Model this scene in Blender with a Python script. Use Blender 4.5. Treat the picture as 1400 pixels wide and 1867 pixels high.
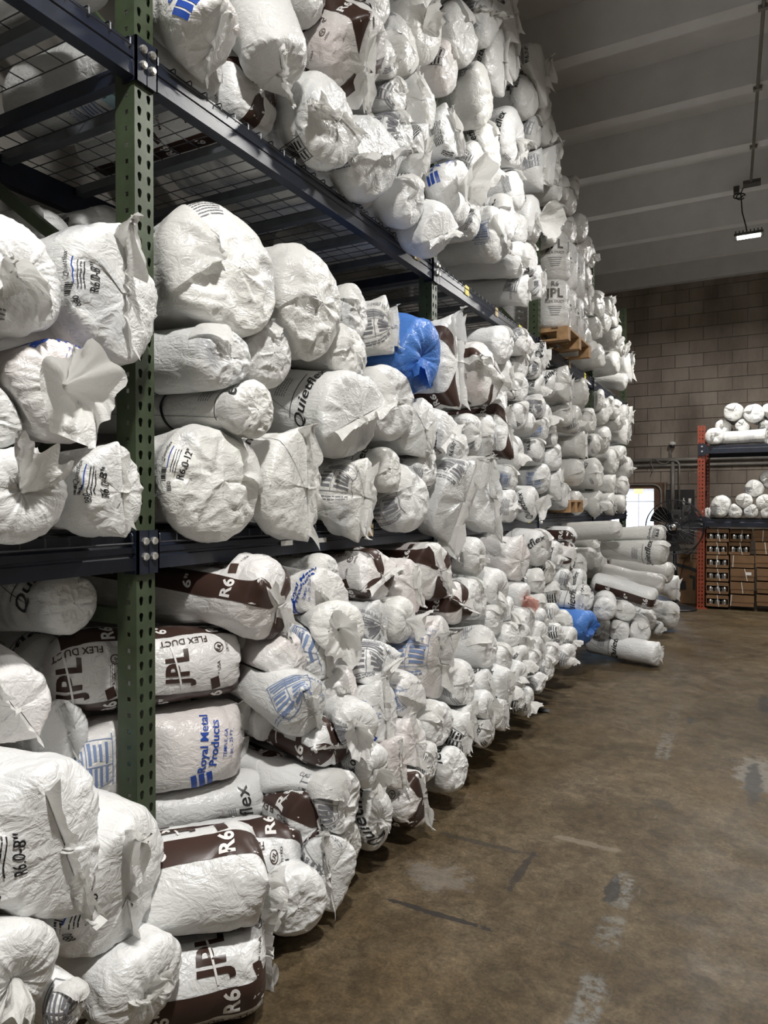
import bpy, bmesh, math, random, re
import numpy as np
from mathutils import Vector, Matrix, Euler

for o in list(bpy.data.objects):
    bpy.data.objects.remove(o)
SC = bpy.context.scene
COL = SC.collection
PI = math.pi
R_ = math.radians

# ---------------------------------------------------------------- camera
EYE = 1.40                      # eye height, m
FPX = 1290.0                    # focal length in pixels of the 1400 x 1867 frame
YAW, PITCH = R_(28.1), R_(-0.67)
cam = bpy.data.cameras.new('camera')
cam.sensor_fit = 'HORIZONTAL'; cam.sensor_width = 36.0; cam.lens = FPX / 1400 * 36.0
cam.clip_start = 0.05; cam.clip_end = 200
camo = bpy.data.objects.new('camera', cam); COL.objects.link(camo)
camo.location = (0, 0, EYE)
camo.rotation_euler = Euler((PI / 2 + PITCH, 0, YAW), 'XYZ')
SC.camera = camo

# ---------------------------------------------------------------- world, exposure
w = bpy.data.worlds.new('world'); SC.world = w; w.use_nodes = True
nt = w.node_tree; bg = nt.nodes['Background']
sky = nt.nodes.new('ShaderNodeTexSky')
sky.sky_type = 'NISHITA'; sky.sun_elevation = R_(50); sky.sun_rotation = R_(200); sky.sun_disc = False
nt.links.new(sky.outputs['Color'], bg.inputs['Color']); bg.inputs['Strength'].default_value = 1.2
SC.view_settings.view_transform = 'Standard'; SC.view_settings.look = 'None'
SC.view_settings.gamma = 1.0; SC.view_settings.use_curve_mapping = False
SC.view_settings.exposure = 0.14
SC.cycles.use_denoising = True
SC.cycles.max_bounces = 8; SC.cycles.diffuse_bounces = 4; SC.cycles.glossy_bounces = 3
SC.cycles.transmission_bounces = 6; SC.cycles.transparent_max_bounces = 8
SC.cycles.sample_clamp_indirect = 6.0

# sun on the yard outside the back door
sd = bpy.data.lights.new('sun', 'SUN'); sd.energy = 10.0; sd.angle = R_(0.6); sd.color = (1, .96, .9)
so = bpy.data.objects.new('sun', sd); COL.objects.link(so); so.rotation_euler = (R_(40), 0, R_(160))

# aisle lamps, then unseen ones added on the right for fill: (x, y, z, watts); their housings are built further down
LAMPS = [(-.05, 4.30, 4.50, 88), (-.15, 9.20, 4.48, 105), (.10, .45, 4.50, 160),
         (3.0, .6, 4.50, 16), (3.0, 5.2, 4.50, 26), (3.0, 9.8, 4.50, 90)]
LAMP_COL = (1.0, .979, .942)

# ---------------------------------------------------------------- the view, to set things out
FW = np.array((-math.sin(YAW), math.cos(YAW), 0.0)); RT = np.array((math.cos(YAW), math.sin(YAW), 0.0))
HOR = 933.5 + FPX * math.tan(PITCH)      # image row of the horizon
def ray(px, py):
    k = (px - 700) / FPX
    d = FW + RT * k
    return np.array((d[0], d[1], -(py - HOR) / FPX))
def at_x(px, py, X):
    d = ray(px, py); t = X / d[0]
    return np.array((X, d[1] * t, EYE + d[2] * t)), t
def at_y(px, py, Y):
    d = ray(px, py); t = Y / d[1]
    return np.array((d[0] * t, Y, EYE + d[2] * t)), t

# ---------------------------------------------------------------- mesh helpers
def link(o, parent=None):
    COL.objects.link(o)
    if parent is not None: o.parent = parent
    return o
def tag(o, label=None, cat=None, group=None, kind=None):
    if label: o['label'] = label
    if cat: o['category'] = cat
    if group: o['group'] = group
    if kind: o['kind'] = kind
    return o
def empty(name, loc, label, cat, group=None):
    o = bpy.data.objects.new(name, None); o.location = loc; o.empty_display_size = .1
    link(o); return tag(o, label, cat, group)
class MB:
    """collects simple solids in world coordinates; build() makes ONE mesh object"""
    def __init__(s): s.v = []; s.f = []; s.m = []; s.mi = 0
    def add(s, vs, fs):
        b = len(s.v); s.v.extend([tuple(v) for v in vs]); s.f.extend([tuple(b + i for i in f) for f in fs]); s.m.extend([s.mi] * len(fs)); return s
    def box(s, a, b):
        x0, y0, z0 = a; x1, y1, z1 = b
        vs = [(x0,y0,z0),(x1,y0,z0),(x1,y1,z0),(x0,y1,z0),(x0,y0,z1),(x1,y0,z1),(x1,y1,z1),(x0,y1,z1)]
        return s.add(vs, [(0,3,2,1),(4,5,6,7),(0,1,5,4),(1,2,6,5),(2,3,7,6),(3,0,4,7)])
    def bar(s, p, q, wd, ht, up=(0,0,1)):
        p = Vector(p); q = Vector(q); d = (q - p).normalized(); up = Vector(up)
        sd_ = d.cross(up)
        if sd_.length < 1e-4: sd_ = d.cross(Vector((1,0,0)))
        sd_.normalize(); u = sd_.cross(d).normalized()
        vs = []
        for c in (p, q):
            for a, b in ((-1,-1),(1,-1),(1,1),(-1,1)): vs.append(c + sd_ * (a * wd / 2) + u * (b * ht / 2))
        return s.add(vs, [(0,1,2,3),(7,6,5,4),(0,4,5,1),(1,5,6,2),(2,6,7,3),(3,7,4,0)])
    def tube(s, pts, r, n=8, cap=True):
        pts = [Vector(p) for p in pts]; rings = []; b0 = len(s.v)
        prev = None
        for i, p in enumerate(pts):
            d = (pts[min(i+1, len(pts)-1)] - pts[max(i-1, 0)]).normalized()
            u = prev if prev is not None else (Vector((0,0,1)) if abs(d.z) < .9 else Vector((1,0,0)))
            u = (u - d * u.dot(d)).normalized(); prev = u; v = d.cross(u)
            rr = r[i] if isinstance(r, (list, tuple)) else r
            for k in range(n):
                a = 2 * PI * k / n; s.v.append(tuple(p + u * (rr * math.cos(a)) + v * (rr * math.sin(a))))
        for i in range(len(pts) - 1):
            for k in range(n):
                a = b0 + i * n + k; b = b0 + i * n + (k + 1) % n
                s.f.append((a, b, b + n, a + n)); s.m.append(s.mi)
        if cap:
            s.f.append(tuple(b0 + k for k in reversed(range(n)))); s.m.append(s.mi)
            e = b0 + (len(pts) - 1) * n; s.f.append(tuple(e + k for k in range(n))); s.m.append(s.mi)
        return s
    def lathe(s, prof, c, n=20, axis='z'):
        b0 = len(s.v); c = Vector(c)
        for r, h in prof:
            for k in range(n):
                a = 2 * PI * k / n; x, y = r * math.cos(a), r * math.sin(a)
                q = {'z': (x, y, h), 'y': (x, h, y), 'x': (h, x, y)}[axis]
                s.v.append(tuple(c + Vector(q)))
        for i in range(len(prof) - 1):
            for k in range(n):
                a = b0 + i * n + k; b = b0 + i * n + (k + 1) % n
                s.f.append((a, b, b + n, a + n)); s.m.append(s.mi)
        return s
    def prism(s, poly, p0, ex, ey, ez, d):
        """polygon in the (ex, ey) plane at p0, extruded d along ez"""
        p0, ex, ey, ez = map(Vector, (p0, ex, ey, ez)); n = len(poly)
        vs = [p0 + ex * a + ey * b for a, b in poly] + [p0 + ex * a + ey * b + ez * d for a, b in poly]
        return s.add(vs, [tuple(range(n - 1, -1, -1)), tuple(range(n, 2 * n))] + [(i, (i + 1) % n, n + (i + 1) % n, n + i) for i in range(n)])
    def mesh(s, name, mats, smooth=False):
        me = bpy.data.meshes.new(name); me.from_pydata(s.v, [], s.f)
        for m in (mats if isinstance(mats, (list, tuple)) else [mats]): me.materials.append(m)
        if s.m: me.polygons.foreach_set('material_index', s.m)
        if smooth: me.polygons.foreach_set('use_smooth', [True] * len(s.f))
        bm = bmesh.new(); bm.from_mesh(me); bmesh.ops.recalc_face_normals(bm, faces=bm.faces); bm.to_mesh(me); bm.free()
        return me
    def build(s, name, mats, parent=None, smooth=False, bevel=0):
        o = bpy.data.objects.new(name, s.mesh(name, mats, smooth))
        if bevel:
            b = o.modifiers.new('bevel', 'BEVEL'); b.width = bevel; b.segments = 2; b.limit_method = 'ANGLE'
        link(o)
        if parent is not None:
            o.parent = parent; o.matrix_parent_inverse = Matrix.Translation(parent.location).inverted() if parent.type == 'EMPTY' else Matrix.Translation(wloc(parent)).inverted()
        return o
def wloc(o):
    l = Vector(o.location)
    return l
def np_mesh(name, V, F, mats, smooth=True, uv=None, mi=None):
    """fast mesh from arrays; F is (n,4) or (n,3)"""
    me = bpy.data.meshes.new(name); V = np.asarray(V, np.float32); F = np.asarray(F, np.int32)
    k = F.shape[1]; me.vertices.add(len(V)); me.vertices.foreach_set('co', V.ravel())
    me.loops.add(F.size); me.loops.foreach_set('vertex_index', F.ravel())
    me.polygons.add(len(F)); me.polygons.foreach_set('loop_start', np.arange(0, F.size, k, dtype=np.int32))
    me.polygons.foreach_set('loop_total', np.full(len(F), k, np.int32))
    if smooth: me.polygons.foreach_set('use_smooth', np.ones(len(F), bool))
    if mi is not None: me.polygons.foreach_set('material_index', np.asarray(mi, np.int32))
    for m in mats: me.materials.append(m)
    if uv is not None:
        l = me.uv_layers.new(name='uv'); l.data.foreach_set('uv', np.asarray(uv, np.float32)[F.ravel()].ravel())
    me.update(calc_edges=True); return me

# ---------------------------------------------------------------- materials
def mat(name):
    m = bpy.data.materials.new(name); m.use_nodes = True
    return m, m.node_tree, m.node_tree.nodes['Principled BSDF']
def N(nt, t, **kw):
    n = nt.nodes.new(t)
    for k, v in kw.items():
        if k in n.inputs.keys(): n.inputs[k].default_value = v
        else: setattr(n, k, v)
    return n
def ramp(nt, fac, stops):
    r = nt.nodes.new('ShaderNodeValToRGB'); e = r.color_ramp.elements
    while len(e) < len(stops): e.new(.5)
    for i, (p, c) in enumerate(stops):
        e[i].position = p; e[i].color = tuple(c) + (1,) if len(c) == 3 else c
    nt.links.new(fac, r.inputs['Fac']); return r.outputs['Color']
def mix(nt, fac, a, b, mode='MIX'):
    m = nt.nodes.new('ShaderNodeMix'); m.data_type = 'RGBA'; m.blend_type = mode
    for s_, v in ((0, fac), (6, a), (7, b)):
        if hasattr(v, 'default_value') or hasattr(v, 'is_linked'): nt.links.new(v, m.inputs[s_])
        else: m.inputs[s_].default_value = v if s_ == 0 else (tuple(v) + (1,) if len(v) == 3 else v)
    return m.outputs[2]
def math_(nt, op, a, b=None, c=None):
    m = nt.nodes.new('ShaderNodeMath'); m.operation = op
    for i, v in enumerate((a, b, c)):
        if v is None: continue
        if hasattr(v, 'is_linked'): nt.links.new(v, m.inputs[i])
        else: m.inputs[i].default_value = v
    return m.outputs[0]
def noise(nt, vec, scale, detail=3, rough=.55, dist=0):
    n = N(nt, 'ShaderNodeTexNoise', Scale=scale, Detail=detail, Roughness=rough, Distortion=dist)
    if vec is not None: nt.links.new(vec, n.inputs['Vector'])
    return n.outputs['Fac']
def mapping(nt, vec, scale=(1,1,1), rot=(0,0,0), loc=(0,0,0)):
    m = N(nt, 'ShaderNodeMapping'); m.inputs['Scale'].default_value = scale; m.inputs['Rotation'].default_value = rot; m.inputs['Location'].default_value = loc
    nt.links.new(vec, m.inputs['Vector']); return m.outputs[0]
def bump(nt, b, h, strength, dist):
    n = N(nt, 'ShaderNodeBump', Strength=strength, Distance=dist); nt.links.new(h, n.inputs['Height']); nt.links.new(n.outputs[0], b.inputs['Normal'])
def plain(name, col, rough=.5, metal=0, spec=.5, grain=.12, scale=8, bump_s=0):
    m, nt, b = mat(name)
    tc = N(nt, 'ShaderNodeTexCoord').outputs['Object']
    f = noise(nt, tc, scale, 4)
    c = ramp(nt, f, [(.25, tuple(x * (1 - grain) for x in col)), (.75, tuple(min(1, x * (1 + grain)) for x in col))])
    nt.links.new(c, b.inputs['Base Color'])
    b.inputs['Roughness'].default_value = rough; b.inputs['Metallic'].default_value = metal; b.inputs['Specular IOR Level'].default_value = spec
    if bump_s: bump(nt, b, noise(nt, tc, scale * 6, 4), bump_s, .004)
    return m
def flat(name, col, rough=.45, spec=.4):
    m, nt, b = mat(name)
    r = N(nt, 'ShaderNodeTexCoord').outputs['Object']
    f = noise(nt, r, 60, 2)
    c = ramp(nt, f, [(.3, tuple(x * .93 for x in col)), (.7, col)])
    nt.links.new(c, b.inputs['Base Color']); b.inputs['Roughness'].default_value = rough; b.inputs['Specular IOR Level'].default_value = spec
    return m
def film(name, ca, cb, tint=.0, rough=.30, grey=0.0, trans=.0, pink=0.0):
    """plastic film over duct: soft colour clouds, fine creases along the bag"""
    m, nt, b = mat(name)
    uv = N(nt, 'ShaderNodeTexCoord').outputs['Object']
    oi = N(nt, 'ShaderNodeObjectInfo').outputs['Random']
    cmb = N(nt, 'ShaderNodeCombineXYZ'); nt.links.new(oi, cmb.inputs[2])
    vm = N(nt, 'ShaderNodeVectorMath', operation='MULTIPLY_ADD'); nt.links.new(cmb.outputs[0], vm.inputs[0]); vm.inputs[1].default_value = (0, 0, 37)
    nt.links.new(uv, vm.inputs[2]); vec = vm.outputs[0]
    c = ramp(nt, noise(nt, vec, 3.2, 3), [(.3, ca), (.72, cb)])
    c = mix(nt, math_(nt, 'MULTIPLY', oi, .55), c, (.60, .60, .575))  if tint else c
    if pink:
        pm = ramp(nt, noise(nt, vec, 2.1, 2), [(.46, (0,0,0)), (.68, (pink,)*3)])
        c = mix(nt, pm, c, (.74, .60, .575))
    if grey:
        gv = mapping(nt, vec, (3.0, 1.2, 1.2))
        gm = ramp(nt, noise(nt, gv, 2.4, 2), [(.56, (0,0,0)), (.66, (grey,)*3)])
        st = noise(nt, mapping(nt, vec, (60, 5, 5)), 1.0, 2)
        gm = mix(nt, 1.0, gm, ramp(nt, st, [(.3, (.45,)*3), (.65, (1,)*3)]), 'MULTIPLY')
        c = mix(nt, gm, c, (.34, .35, .38))
    nt.links.new(c, b.inputs['Base Color'])
    b.inputs['Roughness'].default_value = rough; b.inputs['Specular IOR Level'].default_value = .5
    wv = N(nt, 'ShaderNodeTexNoise', Scale=5.5, Detail=4, Roughness=.55, Distortion=1.2); nt.links.new(mapping(nt, vec, (1.3, 3.8, 3.8), (.3, .2, .25)), wv.inputs['Vector'])
    rg = math_(nt, 'ABSOLUTE', math_(nt, 'SUBTRACT', wv.outputs['Fac'], .5))
    w2 = N(nt, 'ShaderNodeTexNoise', Scale=6.5, Detail=3, Roughness=.55, Distortion=.9); nt.links.new(mapping(nt, vec, (3.4, 2.0, 4.2), (.5, -.4, -.5)), w2.inputs['Vector'])
    rg2 = math_(nt, 'ABSOLUTE', math_(nt, 'SUBTRACT', w2.outputs['Fac'], .5))
    h = math_(nt, 'ADD', math_(nt, 'MULTIPLY', rg, -1.0), math_(nt, 'MULTIPLY', rg2, -.8))
    bump(nt, b, h, .42, .022)
    if trans:
        t = N(nt, 'ShaderNodeBsdfTranslucent'); nt.links.new(c, t.inputs['Color'])
        mx = N(nt, 'ShaderNodeMixShader', Fac=trans); nt.links.new(b.outputs[0], mx.inputs[1]); nt.links.new(t.outputs[0], mx.inputs[2])
        nt.links.new(mx.outputs[0], nt.nodes['Material Output'].inputs['Surface'])
    return m
M = {}
M['w'] = film('white_film', (.76,.765,.765), (.875,.875,.87), tint=.3)
M['g'] = film('white_film_over_foil', (.74,.75,.75), (.86,.86,.85), tint=.3, grey=.85)
M['p'] = film('film_over_pink_wool', (.78,.76,.75), (.86,.85,.84), tint=.2, pink=.5)
M['y'] = film('cream_film', (.77,.765,.73), (.865,.86,.835), tint=.2, grey=.6)
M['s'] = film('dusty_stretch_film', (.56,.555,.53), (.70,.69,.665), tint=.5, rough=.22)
M['b'] = film('blue_film', (.055,.17,.55), (.10,.26,.68), rough=.3)
M['t'] = film('loose_film', (.78,.775,.75), (.88,.875,.855), rough=.3, trans=.35)
M['tb'] = film('loose_blue_film', (.05,.16,.52), (.09,.25,.68), rough=.3, trans=.2)
M['tp'] = film('loose_pink_film', (.80,.42,.36), (.86,.62,.57), rough=.3, trans=.3)
M['brown'] = flat('brown_ink', (.055,.030,.024), .34)
M['white'] = flat('white_ink', (.86,.85,.83), .4)
M['black'] = flat('black_ink', (.022,.022,.024), .4)
M['grey'] = flat('grey_ink', (.20,.20,.22), .5)
M['ink2'] = flat('pale_grey_ink', (.34,.35,.38), .5)
M['blue'] = flat('blue_ink', (.020,.070,.36), .4)
M['blue2'] = flat('pale_blue_ink', (.20,.27,.45), .5)
M['sky'] = flat('light_blue_label', (.45,.66,.74), .5)
M['paper'] = flat('label_paper', (.80,.79,.76), .5)
M['red'] = flat('red_ink', (.45,.04,.05), .45)
M['yellow'] = flat('yellow_tag', (.74,.64,.10), .5)
M['tan'] = flat('tan_tag', (.55,.44,.26), .6)
M['strap'] = flat('black_strap', (.012,.012,.013), .4)
M['cord'] = flat('white_strap', (.75,.73,.68), .5)
M['green'] = plain('green_rack_paint', (.052,.070,.038), .42, 0, .5, .25, 14, .1)
M['navy'] = plain('navy_rack_paint', (.012,.016,.029), .36, 0, .5, .35, 12, .08)
M['deck'] = plain('galvanised_wire', (.10,.105,.115), .45, .6, .5, .2, 20)
M['chan'] = plain('deck_channel_steel', (.13,.14,.155), .42, .4, .5, .25, 10)
M['bolt'] = plain('bolt_zinc', (.62,.61,.58), .3, .8, .5, .15, 60)
M['orange'] = plain('orange_rack_paint', (.27,.050,.022), .45, 0, .5, .25, 16, .1)
M['wood'] = plain('pallet_wood', (.36,.22,.11), .75, 0, .3, .35, 14, .2)
M['card'] = plain('cardboard', (.20,.115,.060), .8, 0, .25, .2, 7, .05)
M['carddark'] = plain('cardboard_inside', (.10,.055,.03), .85, 0, .2, .2, 7)
M['can'] = plain('tinned_sheet', (.62,.62,.62), .22, 1.0, .5, .15, 6)
M['blackm'] = plain('black_metal', (.012,.012,.014), .4, 0, .5, .2, 9)
M['chrome'] = plain('chrome', (.75,.75,.76), .12, 1.0, .5, .05, 5)
M['pipe'] = plain('conduit', (.20,.185,.165), .5, .2, .5, .2, 9)
M['board'] = plain('dark_board', (.030,.027,.026), .7, 0, .3, .3, 5)
M['ebox'] = plain('grey_steel_box', (.075,.072,.068), .5, .1, .5, .2, 6)
M['fluid'] = plain('white_plastic', (.55,.54,.50), .5, 0, .4, .1, 9)
M['doorwood'] = plain('door_wood', (.105,.060,.038), .7, 0, .3, .35, 6, .1)
M['ceil'] = plain('ceiling_concrete', (.70,.695,.70), .85, 0, .25, .10, 2.5, .12)
M['mortar'] = plain('mortar', (.165,.145,.128), .95, 0, .15, .2, 6)
M['sidewall'] = plain('side_wall_paint', (.30,.285,.26), .9, 0, .2, .15, 2, .1)
def block_mat():
    m, nt, b = mat('concrete_block')
    g = N(nt, 'ShaderNodeNewGeometry').outputs['Position']; oi = N(nt, 'ShaderNodeObjectInfo').outputs['Random']
    c = ramp(nt, oi, [(0, (.275,.235,.200)), (.5, (.31,.268,.228)), (1, (.345,.305,.264))])
    st = ramp(nt, noise(nt, mapping(nt, g, (1, 1, .35)), 1.3, 5, .6), [(.34, (.50,.48,.46)), (.62, (1.08,1.06,1.04))])
    c = mix(nt, 1.0, c, st, 'MULTIPLY')
    c = mix(nt, ramp(nt, noise(nt, g, 22, 4), [(.62, (0,0,0)), (.75, (.35,)*3)]), c, (.34,.31,.28))
    nt.links.new(c, b.inputs['Base Color']); b.inputs['Roughness'].default_value = .92; b.inputs['Specular IOR Level'].default_value = .15
    bump(nt, b, noise(nt, g, 60, 4), .5, .006); return m
M['block'] = block_mat()
def floor_mat():
    m, nt, b = mat('worn_concrete_floor')
    g = N(nt, 'ShaderNodeNewGeometry').outputs['Position']
    sp = N(nt, 'ShaderNodeSeparateXYZ'); nt.links.new(g, sp.inputs[0]); X, Y = sp.outputs[0], sp.outputs[1]
    c = ramp(nt, noise(nt, g, 1.1, 6, .62, .6), [(.28, (.052,.038,.019)), (.5, (.090,.070,.043)), (.72, (.130,.107,.076))])
    c2 = ramp(nt, noise(nt, mapping(nt, g, (1, 1, 1), (0, 0, .4), (5, 2, 0)), 3.2, 6, .65, .8), [(.3, (.66,.60,.52)), (.66, (1.15,1.14,1.12))])
    c = mix(nt, 1.0, c, c2, 'MULTIPLY')
    c3 = ramp(nt, noise(nt, mapping(nt, g, (1, 1, 1), (0, 0, .9), (1, 4, 0)), 11, 6, .7, .7), [(.32, (.62,.60,.57)), (.62, (1.22,1.2,1.18))])
    c = mix(nt, 1.0, c, c3, 'MULTIPLY')
    c = mix(nt, ramp(nt, noise(nt, mapping(nt, g, (1,1,1), (0,0,0), (2.4,7,0)), .8, 3), [(.5, (0,0,0)), (.72, (.5,)*3)]), c, (.115,.072,.028))
    fine = noise(nt, g, 40, 5, .7)
    gr = ramp(nt, noise(nt, g, 85, 4, .75), [(.3, (.66,.65,.63)), (.68, (1.30,1.29,1.27))])
    c = mix(nt, 1.0, c, gr, 'MULTIPLY')
    g2 = ramp(nt, noise(nt, mapping(nt, g, (1, 1, 1), (0, 0, .2), (9, 3, 0)), 28, 5, .7, .5), [(.34, (.72,.70,.68)), (.6, (1.12,1.12,1.1))])
    c = mix(nt, 1.0, c, g2, 'MULTIPLY')
    c = mix(nt, ramp(nt, fine, [(.6, (0,0,0)), (.8, (.18,)*3)]), c, (.22,.20,.18))
    sc_ = noise(nt, mapping(nt, g, (9, 1.2, 1), (0, 0, .35)), 4, 4, .6, .5)
    c = mix(nt, ramp(nt, sc_, [(.68, (0,0,0)), (.74, (.3,)*3)]), c, (.20,.18,.15))
    dk = noise(nt, mapping(nt, g, (1.5, 7, 1), (0, 0, -.3), (3, 1, 0)), 1.7, 4, .6, .6)
    c = mix(nt, ramp(nt, dk, [(.66, (0,0,0)), (.74, (.55,)*3)]), c, (.030,.024,.020))
    # worn line of paint along the aisle
    ln = math_(nt, 'ABSOLUTE', math_(nt, 'ADD', math_(nt, 'ADD', X, .365), math_(nt, 'MULTIPLY', Y, .028)))
    on = ramp(nt, math_(nt, 'ADD', ln, math_(nt, 'MULTIPLY', math_(nt, 'SUBTRACT', noise(nt, g, 26, 4), .5), .05)), [(.028, (1,1,1)), (.045, (0,0,0))])
    yn = math_(nt, 'ADD', math_(nt, 'MULTIPLY', Y, .125), math_(nt, 'MULTIPLY', math_(nt, 'SUBTRACT', noise(nt, g, 12, 3), .5), .02))
    K = (0,0,0)
    seg = ramp(nt, yn, [(.0, K), (.222, K), (.226, (.9,)*3), (.263, (.9,)*3), (.267, K), (.284, K), (.288, (.7,)*3), (.306, (.7,)*3), (.31, K), (.317, K), (.32, (.9,)*3), (.345, (.9,)*3), (.349, K),
               (.515, K), (.52, (.8,)*3), (.572, (.6,)*3), (.58, (.1,)*3), (.66, (.25,)*3), (.665, K), (1, K)])
    chip = ramp(nt, noise(nt, g, 30, 5, .7), [(.42, (0,0,0)), (.56, (.85,)*3)])
    on = mix(nt, 1.0, mix(nt, 1.0, on, seg, 'MULTIPLY'), chip, 'MULTIPLY')
    c = mix(nt, math_(nt, 'MULTIPLY', on, .8), c, (.20,.205,.20))
    # pale scuffs and dark rubber marks at their own places
    def blot(px, py, sx, sy, col, amt, thr):
        global_c = N(nt, 'ShaderNodeCombineXYZ'); nt.links.new(math_(nt, 'MULTIPLY', math_(nt, 'SUBTRACT', X, px), 1/sx), global_c.inputs[0]); nt.links.new(math_(nt, 'MULTIPLY', math_(nt, 'SUBTRACT', Y, py), 1/sy), global_c.inputs[1])
        ln_ = N(nt, 'ShaderNodeVectorMath', operation='LENGTH'); nt.links.new(global_c.outputs[0], ln_.inputs[0])
        v = math_(nt, 'ADD', ln_.outputs['Value'], math_(nt, 'MULTIPLY', math_(nt, 'SUBTRACT', noise(nt, g, 16, 5, .7), .5), 2.2))
        return mix(nt, ramp(nt, v, [(thr, (amt,)*3), (thr + .35, (0,0,0))]), c, col)
    for a in ((-1.07, 2.42, .20, .16, (.20,.185,.17), .40, .35), (-.02, 4.12, .12, .36, (.22,.21,.19), .6, .5), (-.03, 4.0, .05, .35, (.03,.03,.03), .8, .6),
              (-.98, 2.20, .20, .015, (.016,.016,.018), .8, .8), (-.80, 2.62, .02, .16, (.022,.02,.02), .7, .8), (-1.02, 2.75, .26, .02, (.03,.028,.025), .6, .7),
              (-.47, 2.62, .03, .10, (.02,.02,.02), .8, .7), (-.40, 4.95, .02, .10, (.03,.03,.03), .7, .7), (.02, 5.6, .05, .3, (.02,.02,.02), .7, .6),
              (-.40, 3.5, .06, .07, (.02,.02,.02), .5, .6), (-.62, 2.95, .2, .03, (.22,.19,.15), .5, .5)):
        c = blot(*a)
    nt.links.new(c, b.inputs['Base Color'])
    r = ramp(nt, noise(nt, g, 5, 5), [(.3, (.36,)*3), (.7, (.58,)*3)]); nt.links.new(r, b.inputs['Roughness'])
    b.inputs['Specular IOR Level'].default_value = .26
    bump(nt, b, fine, .12, .004); return m
M['floor'] = floor_mat()
M['yard'] = plain('yard_concrete', (.55,.54,.52), .9, 0, .2, .1, 1)
M['farwall'] = plain('far_building_paint', (.72,.78,.80), .9, 0, .2, .06, 1)
def emit(name, col, s):
    m, nt, b = mat(name); b.inputs['Base Color'].default_value = tuple(col) + (1,)
    b.inputs['Emission Color'].default_value = tuple(col) + (1,); b.inputs['Emission Strength'].default_value = s
    return m
M['led'] = emit('led_panel', (1, .98, .94), 30)
def clear_film():
    m, nt, b = mat('clear_stretch_film')
    uv = N(nt, 'ShaderNodeTexCoord').outputs['Object']
    b.inputs['Base Color'].default_value = (.42,.38,.33,1); b.inputs['Roughness'].default_value = .12
    st = noise(nt, mapping(nt, uv, (3, 3, 60), (.5, .3, 0)), 1.5, 3, .6, .4)
    bump(nt, b, st, .8, .01)
    f = ramp(nt, noise(nt, mapping(nt, uv, (2, 2, 20), (.6, 0, 0)), 2, 3), [(.3, (.06,)*3), (.7, (.34,)*3)]); nt.links.new(f, b.inputs['Alpha'])
    return m
M['wrap'] = clear_film()

# ================================================================ THE HALL
XL, XR, YF, YB, ZC = -3.35, 4.6, -4.0, 12.8, 5.45
ZS = 5.07                             # undersides of the ceiling joists
def structure(name, mb, m, parent=None, **k):
    o = mb.build(name, m, parent, **k)
    if parent is None: o['kind'] = 'structure'
    return o
structure('floor', MB().box((XL - .2, YF - .2, -.2), (XR + .2, YB + .2, 0)), M['floor'])
structure('wall_left', MB().box((XL - .2, YF, 0), (XL, YB, ZC)), M['sidewall'])
structure('wall_right', MB().box((XR, YF, 0), (XR + .2, YB, ZC)), M['sidewall'])
structure('wall_front', MB().box((XL - .2, YF - .2, 0), (XR + .2, YF, ZC)), M['sidewall'])
DX0, DX1, DZ = -2.35, -1.62, 1.66
wb = MB()
wb.box((XL - .2, YB, 0), (DX0, YB + .2, ZC)); wb.box((DX1, YB, 0), (XR + .2, YB + .2, ZC)); wb.box((DX0, YB, DZ), (DX1, YB + .2, ZC))
wall_back = structure('wall_back', wb, M['mortar'])
CW, CH, J = .432, .216, .010
full = MB().box((-CW/2 + J/2, -.016, J/2), (CW/2 - J/2, .0, CH - J/2)).mesh('brick', M['block'])
rnd = random.Random(4)
rest = MB()
nb = 0
for row in range(25):
    z = row * CH
    off = (row % 2) * CW / 2
    for c in range(-10, 14):
        x = c * CW + off
        x0, x1 = x - CW/2, x + CW/2
        if x1 < XL or x0 > XR: continue
        if z < DZ and x1 > DX0 and x0 < -1.40: continue
        seen = -2.1 < x < .95 and nb < 290
        if seen:
            o = bpy.data.objects.new('brick', full); o.location = (x, YB + rnd.uniform(-.003, .002), z); link(o, wall_back); nb += 1
        else:
            rest.box((x0 + J/2, YB - .015, z + J/2), (x1 - J/2, YB, z + CH - J/2))
o = rest.build('brick_courses', M['block'], wall_back); o['kind'] = 'stuff'
cl = structure('ceiling', MB().box((XL - .2, YF - .2, ZC), (XR + .2, YB + .2, ZC + .2)), M['ceil'])
st = MB().add([(XL,-.13,ZC),(XR,-.13,ZC),(XR,.11,ZC),(XL,.11,ZC),(XL,-.075,ZS),(XR,-.075,ZS),(XR,.065,ZS),(XL,.065,ZS)],
              [(0,1,2,3),(7,6,5,4),(0,4,5,1),(1,5,6,2),(2,6,7,3),(3,7,4,0)]).mesh('ceiling_stem', M['ceil'])
for k in range(-9, 7):
    o = bpy.data.objects.new('ceiling_stem', st); o.location = (0, 5.955 + 1.13 * k, 0); link(o, cl)

# back door, its frame of brown boards
df = MB().box((DX1, YB - .03, 0), (-1.41, YB + .05, DZ + .10)).box((DX0 - .1, YB - .03, DZ), (DX1, YB + .05, DZ + .10)).box((DX0 - .1, YB - .03, 0), (DX0, YB + .05, DZ))
structure('door_1', df, M['doorwood'])
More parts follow.
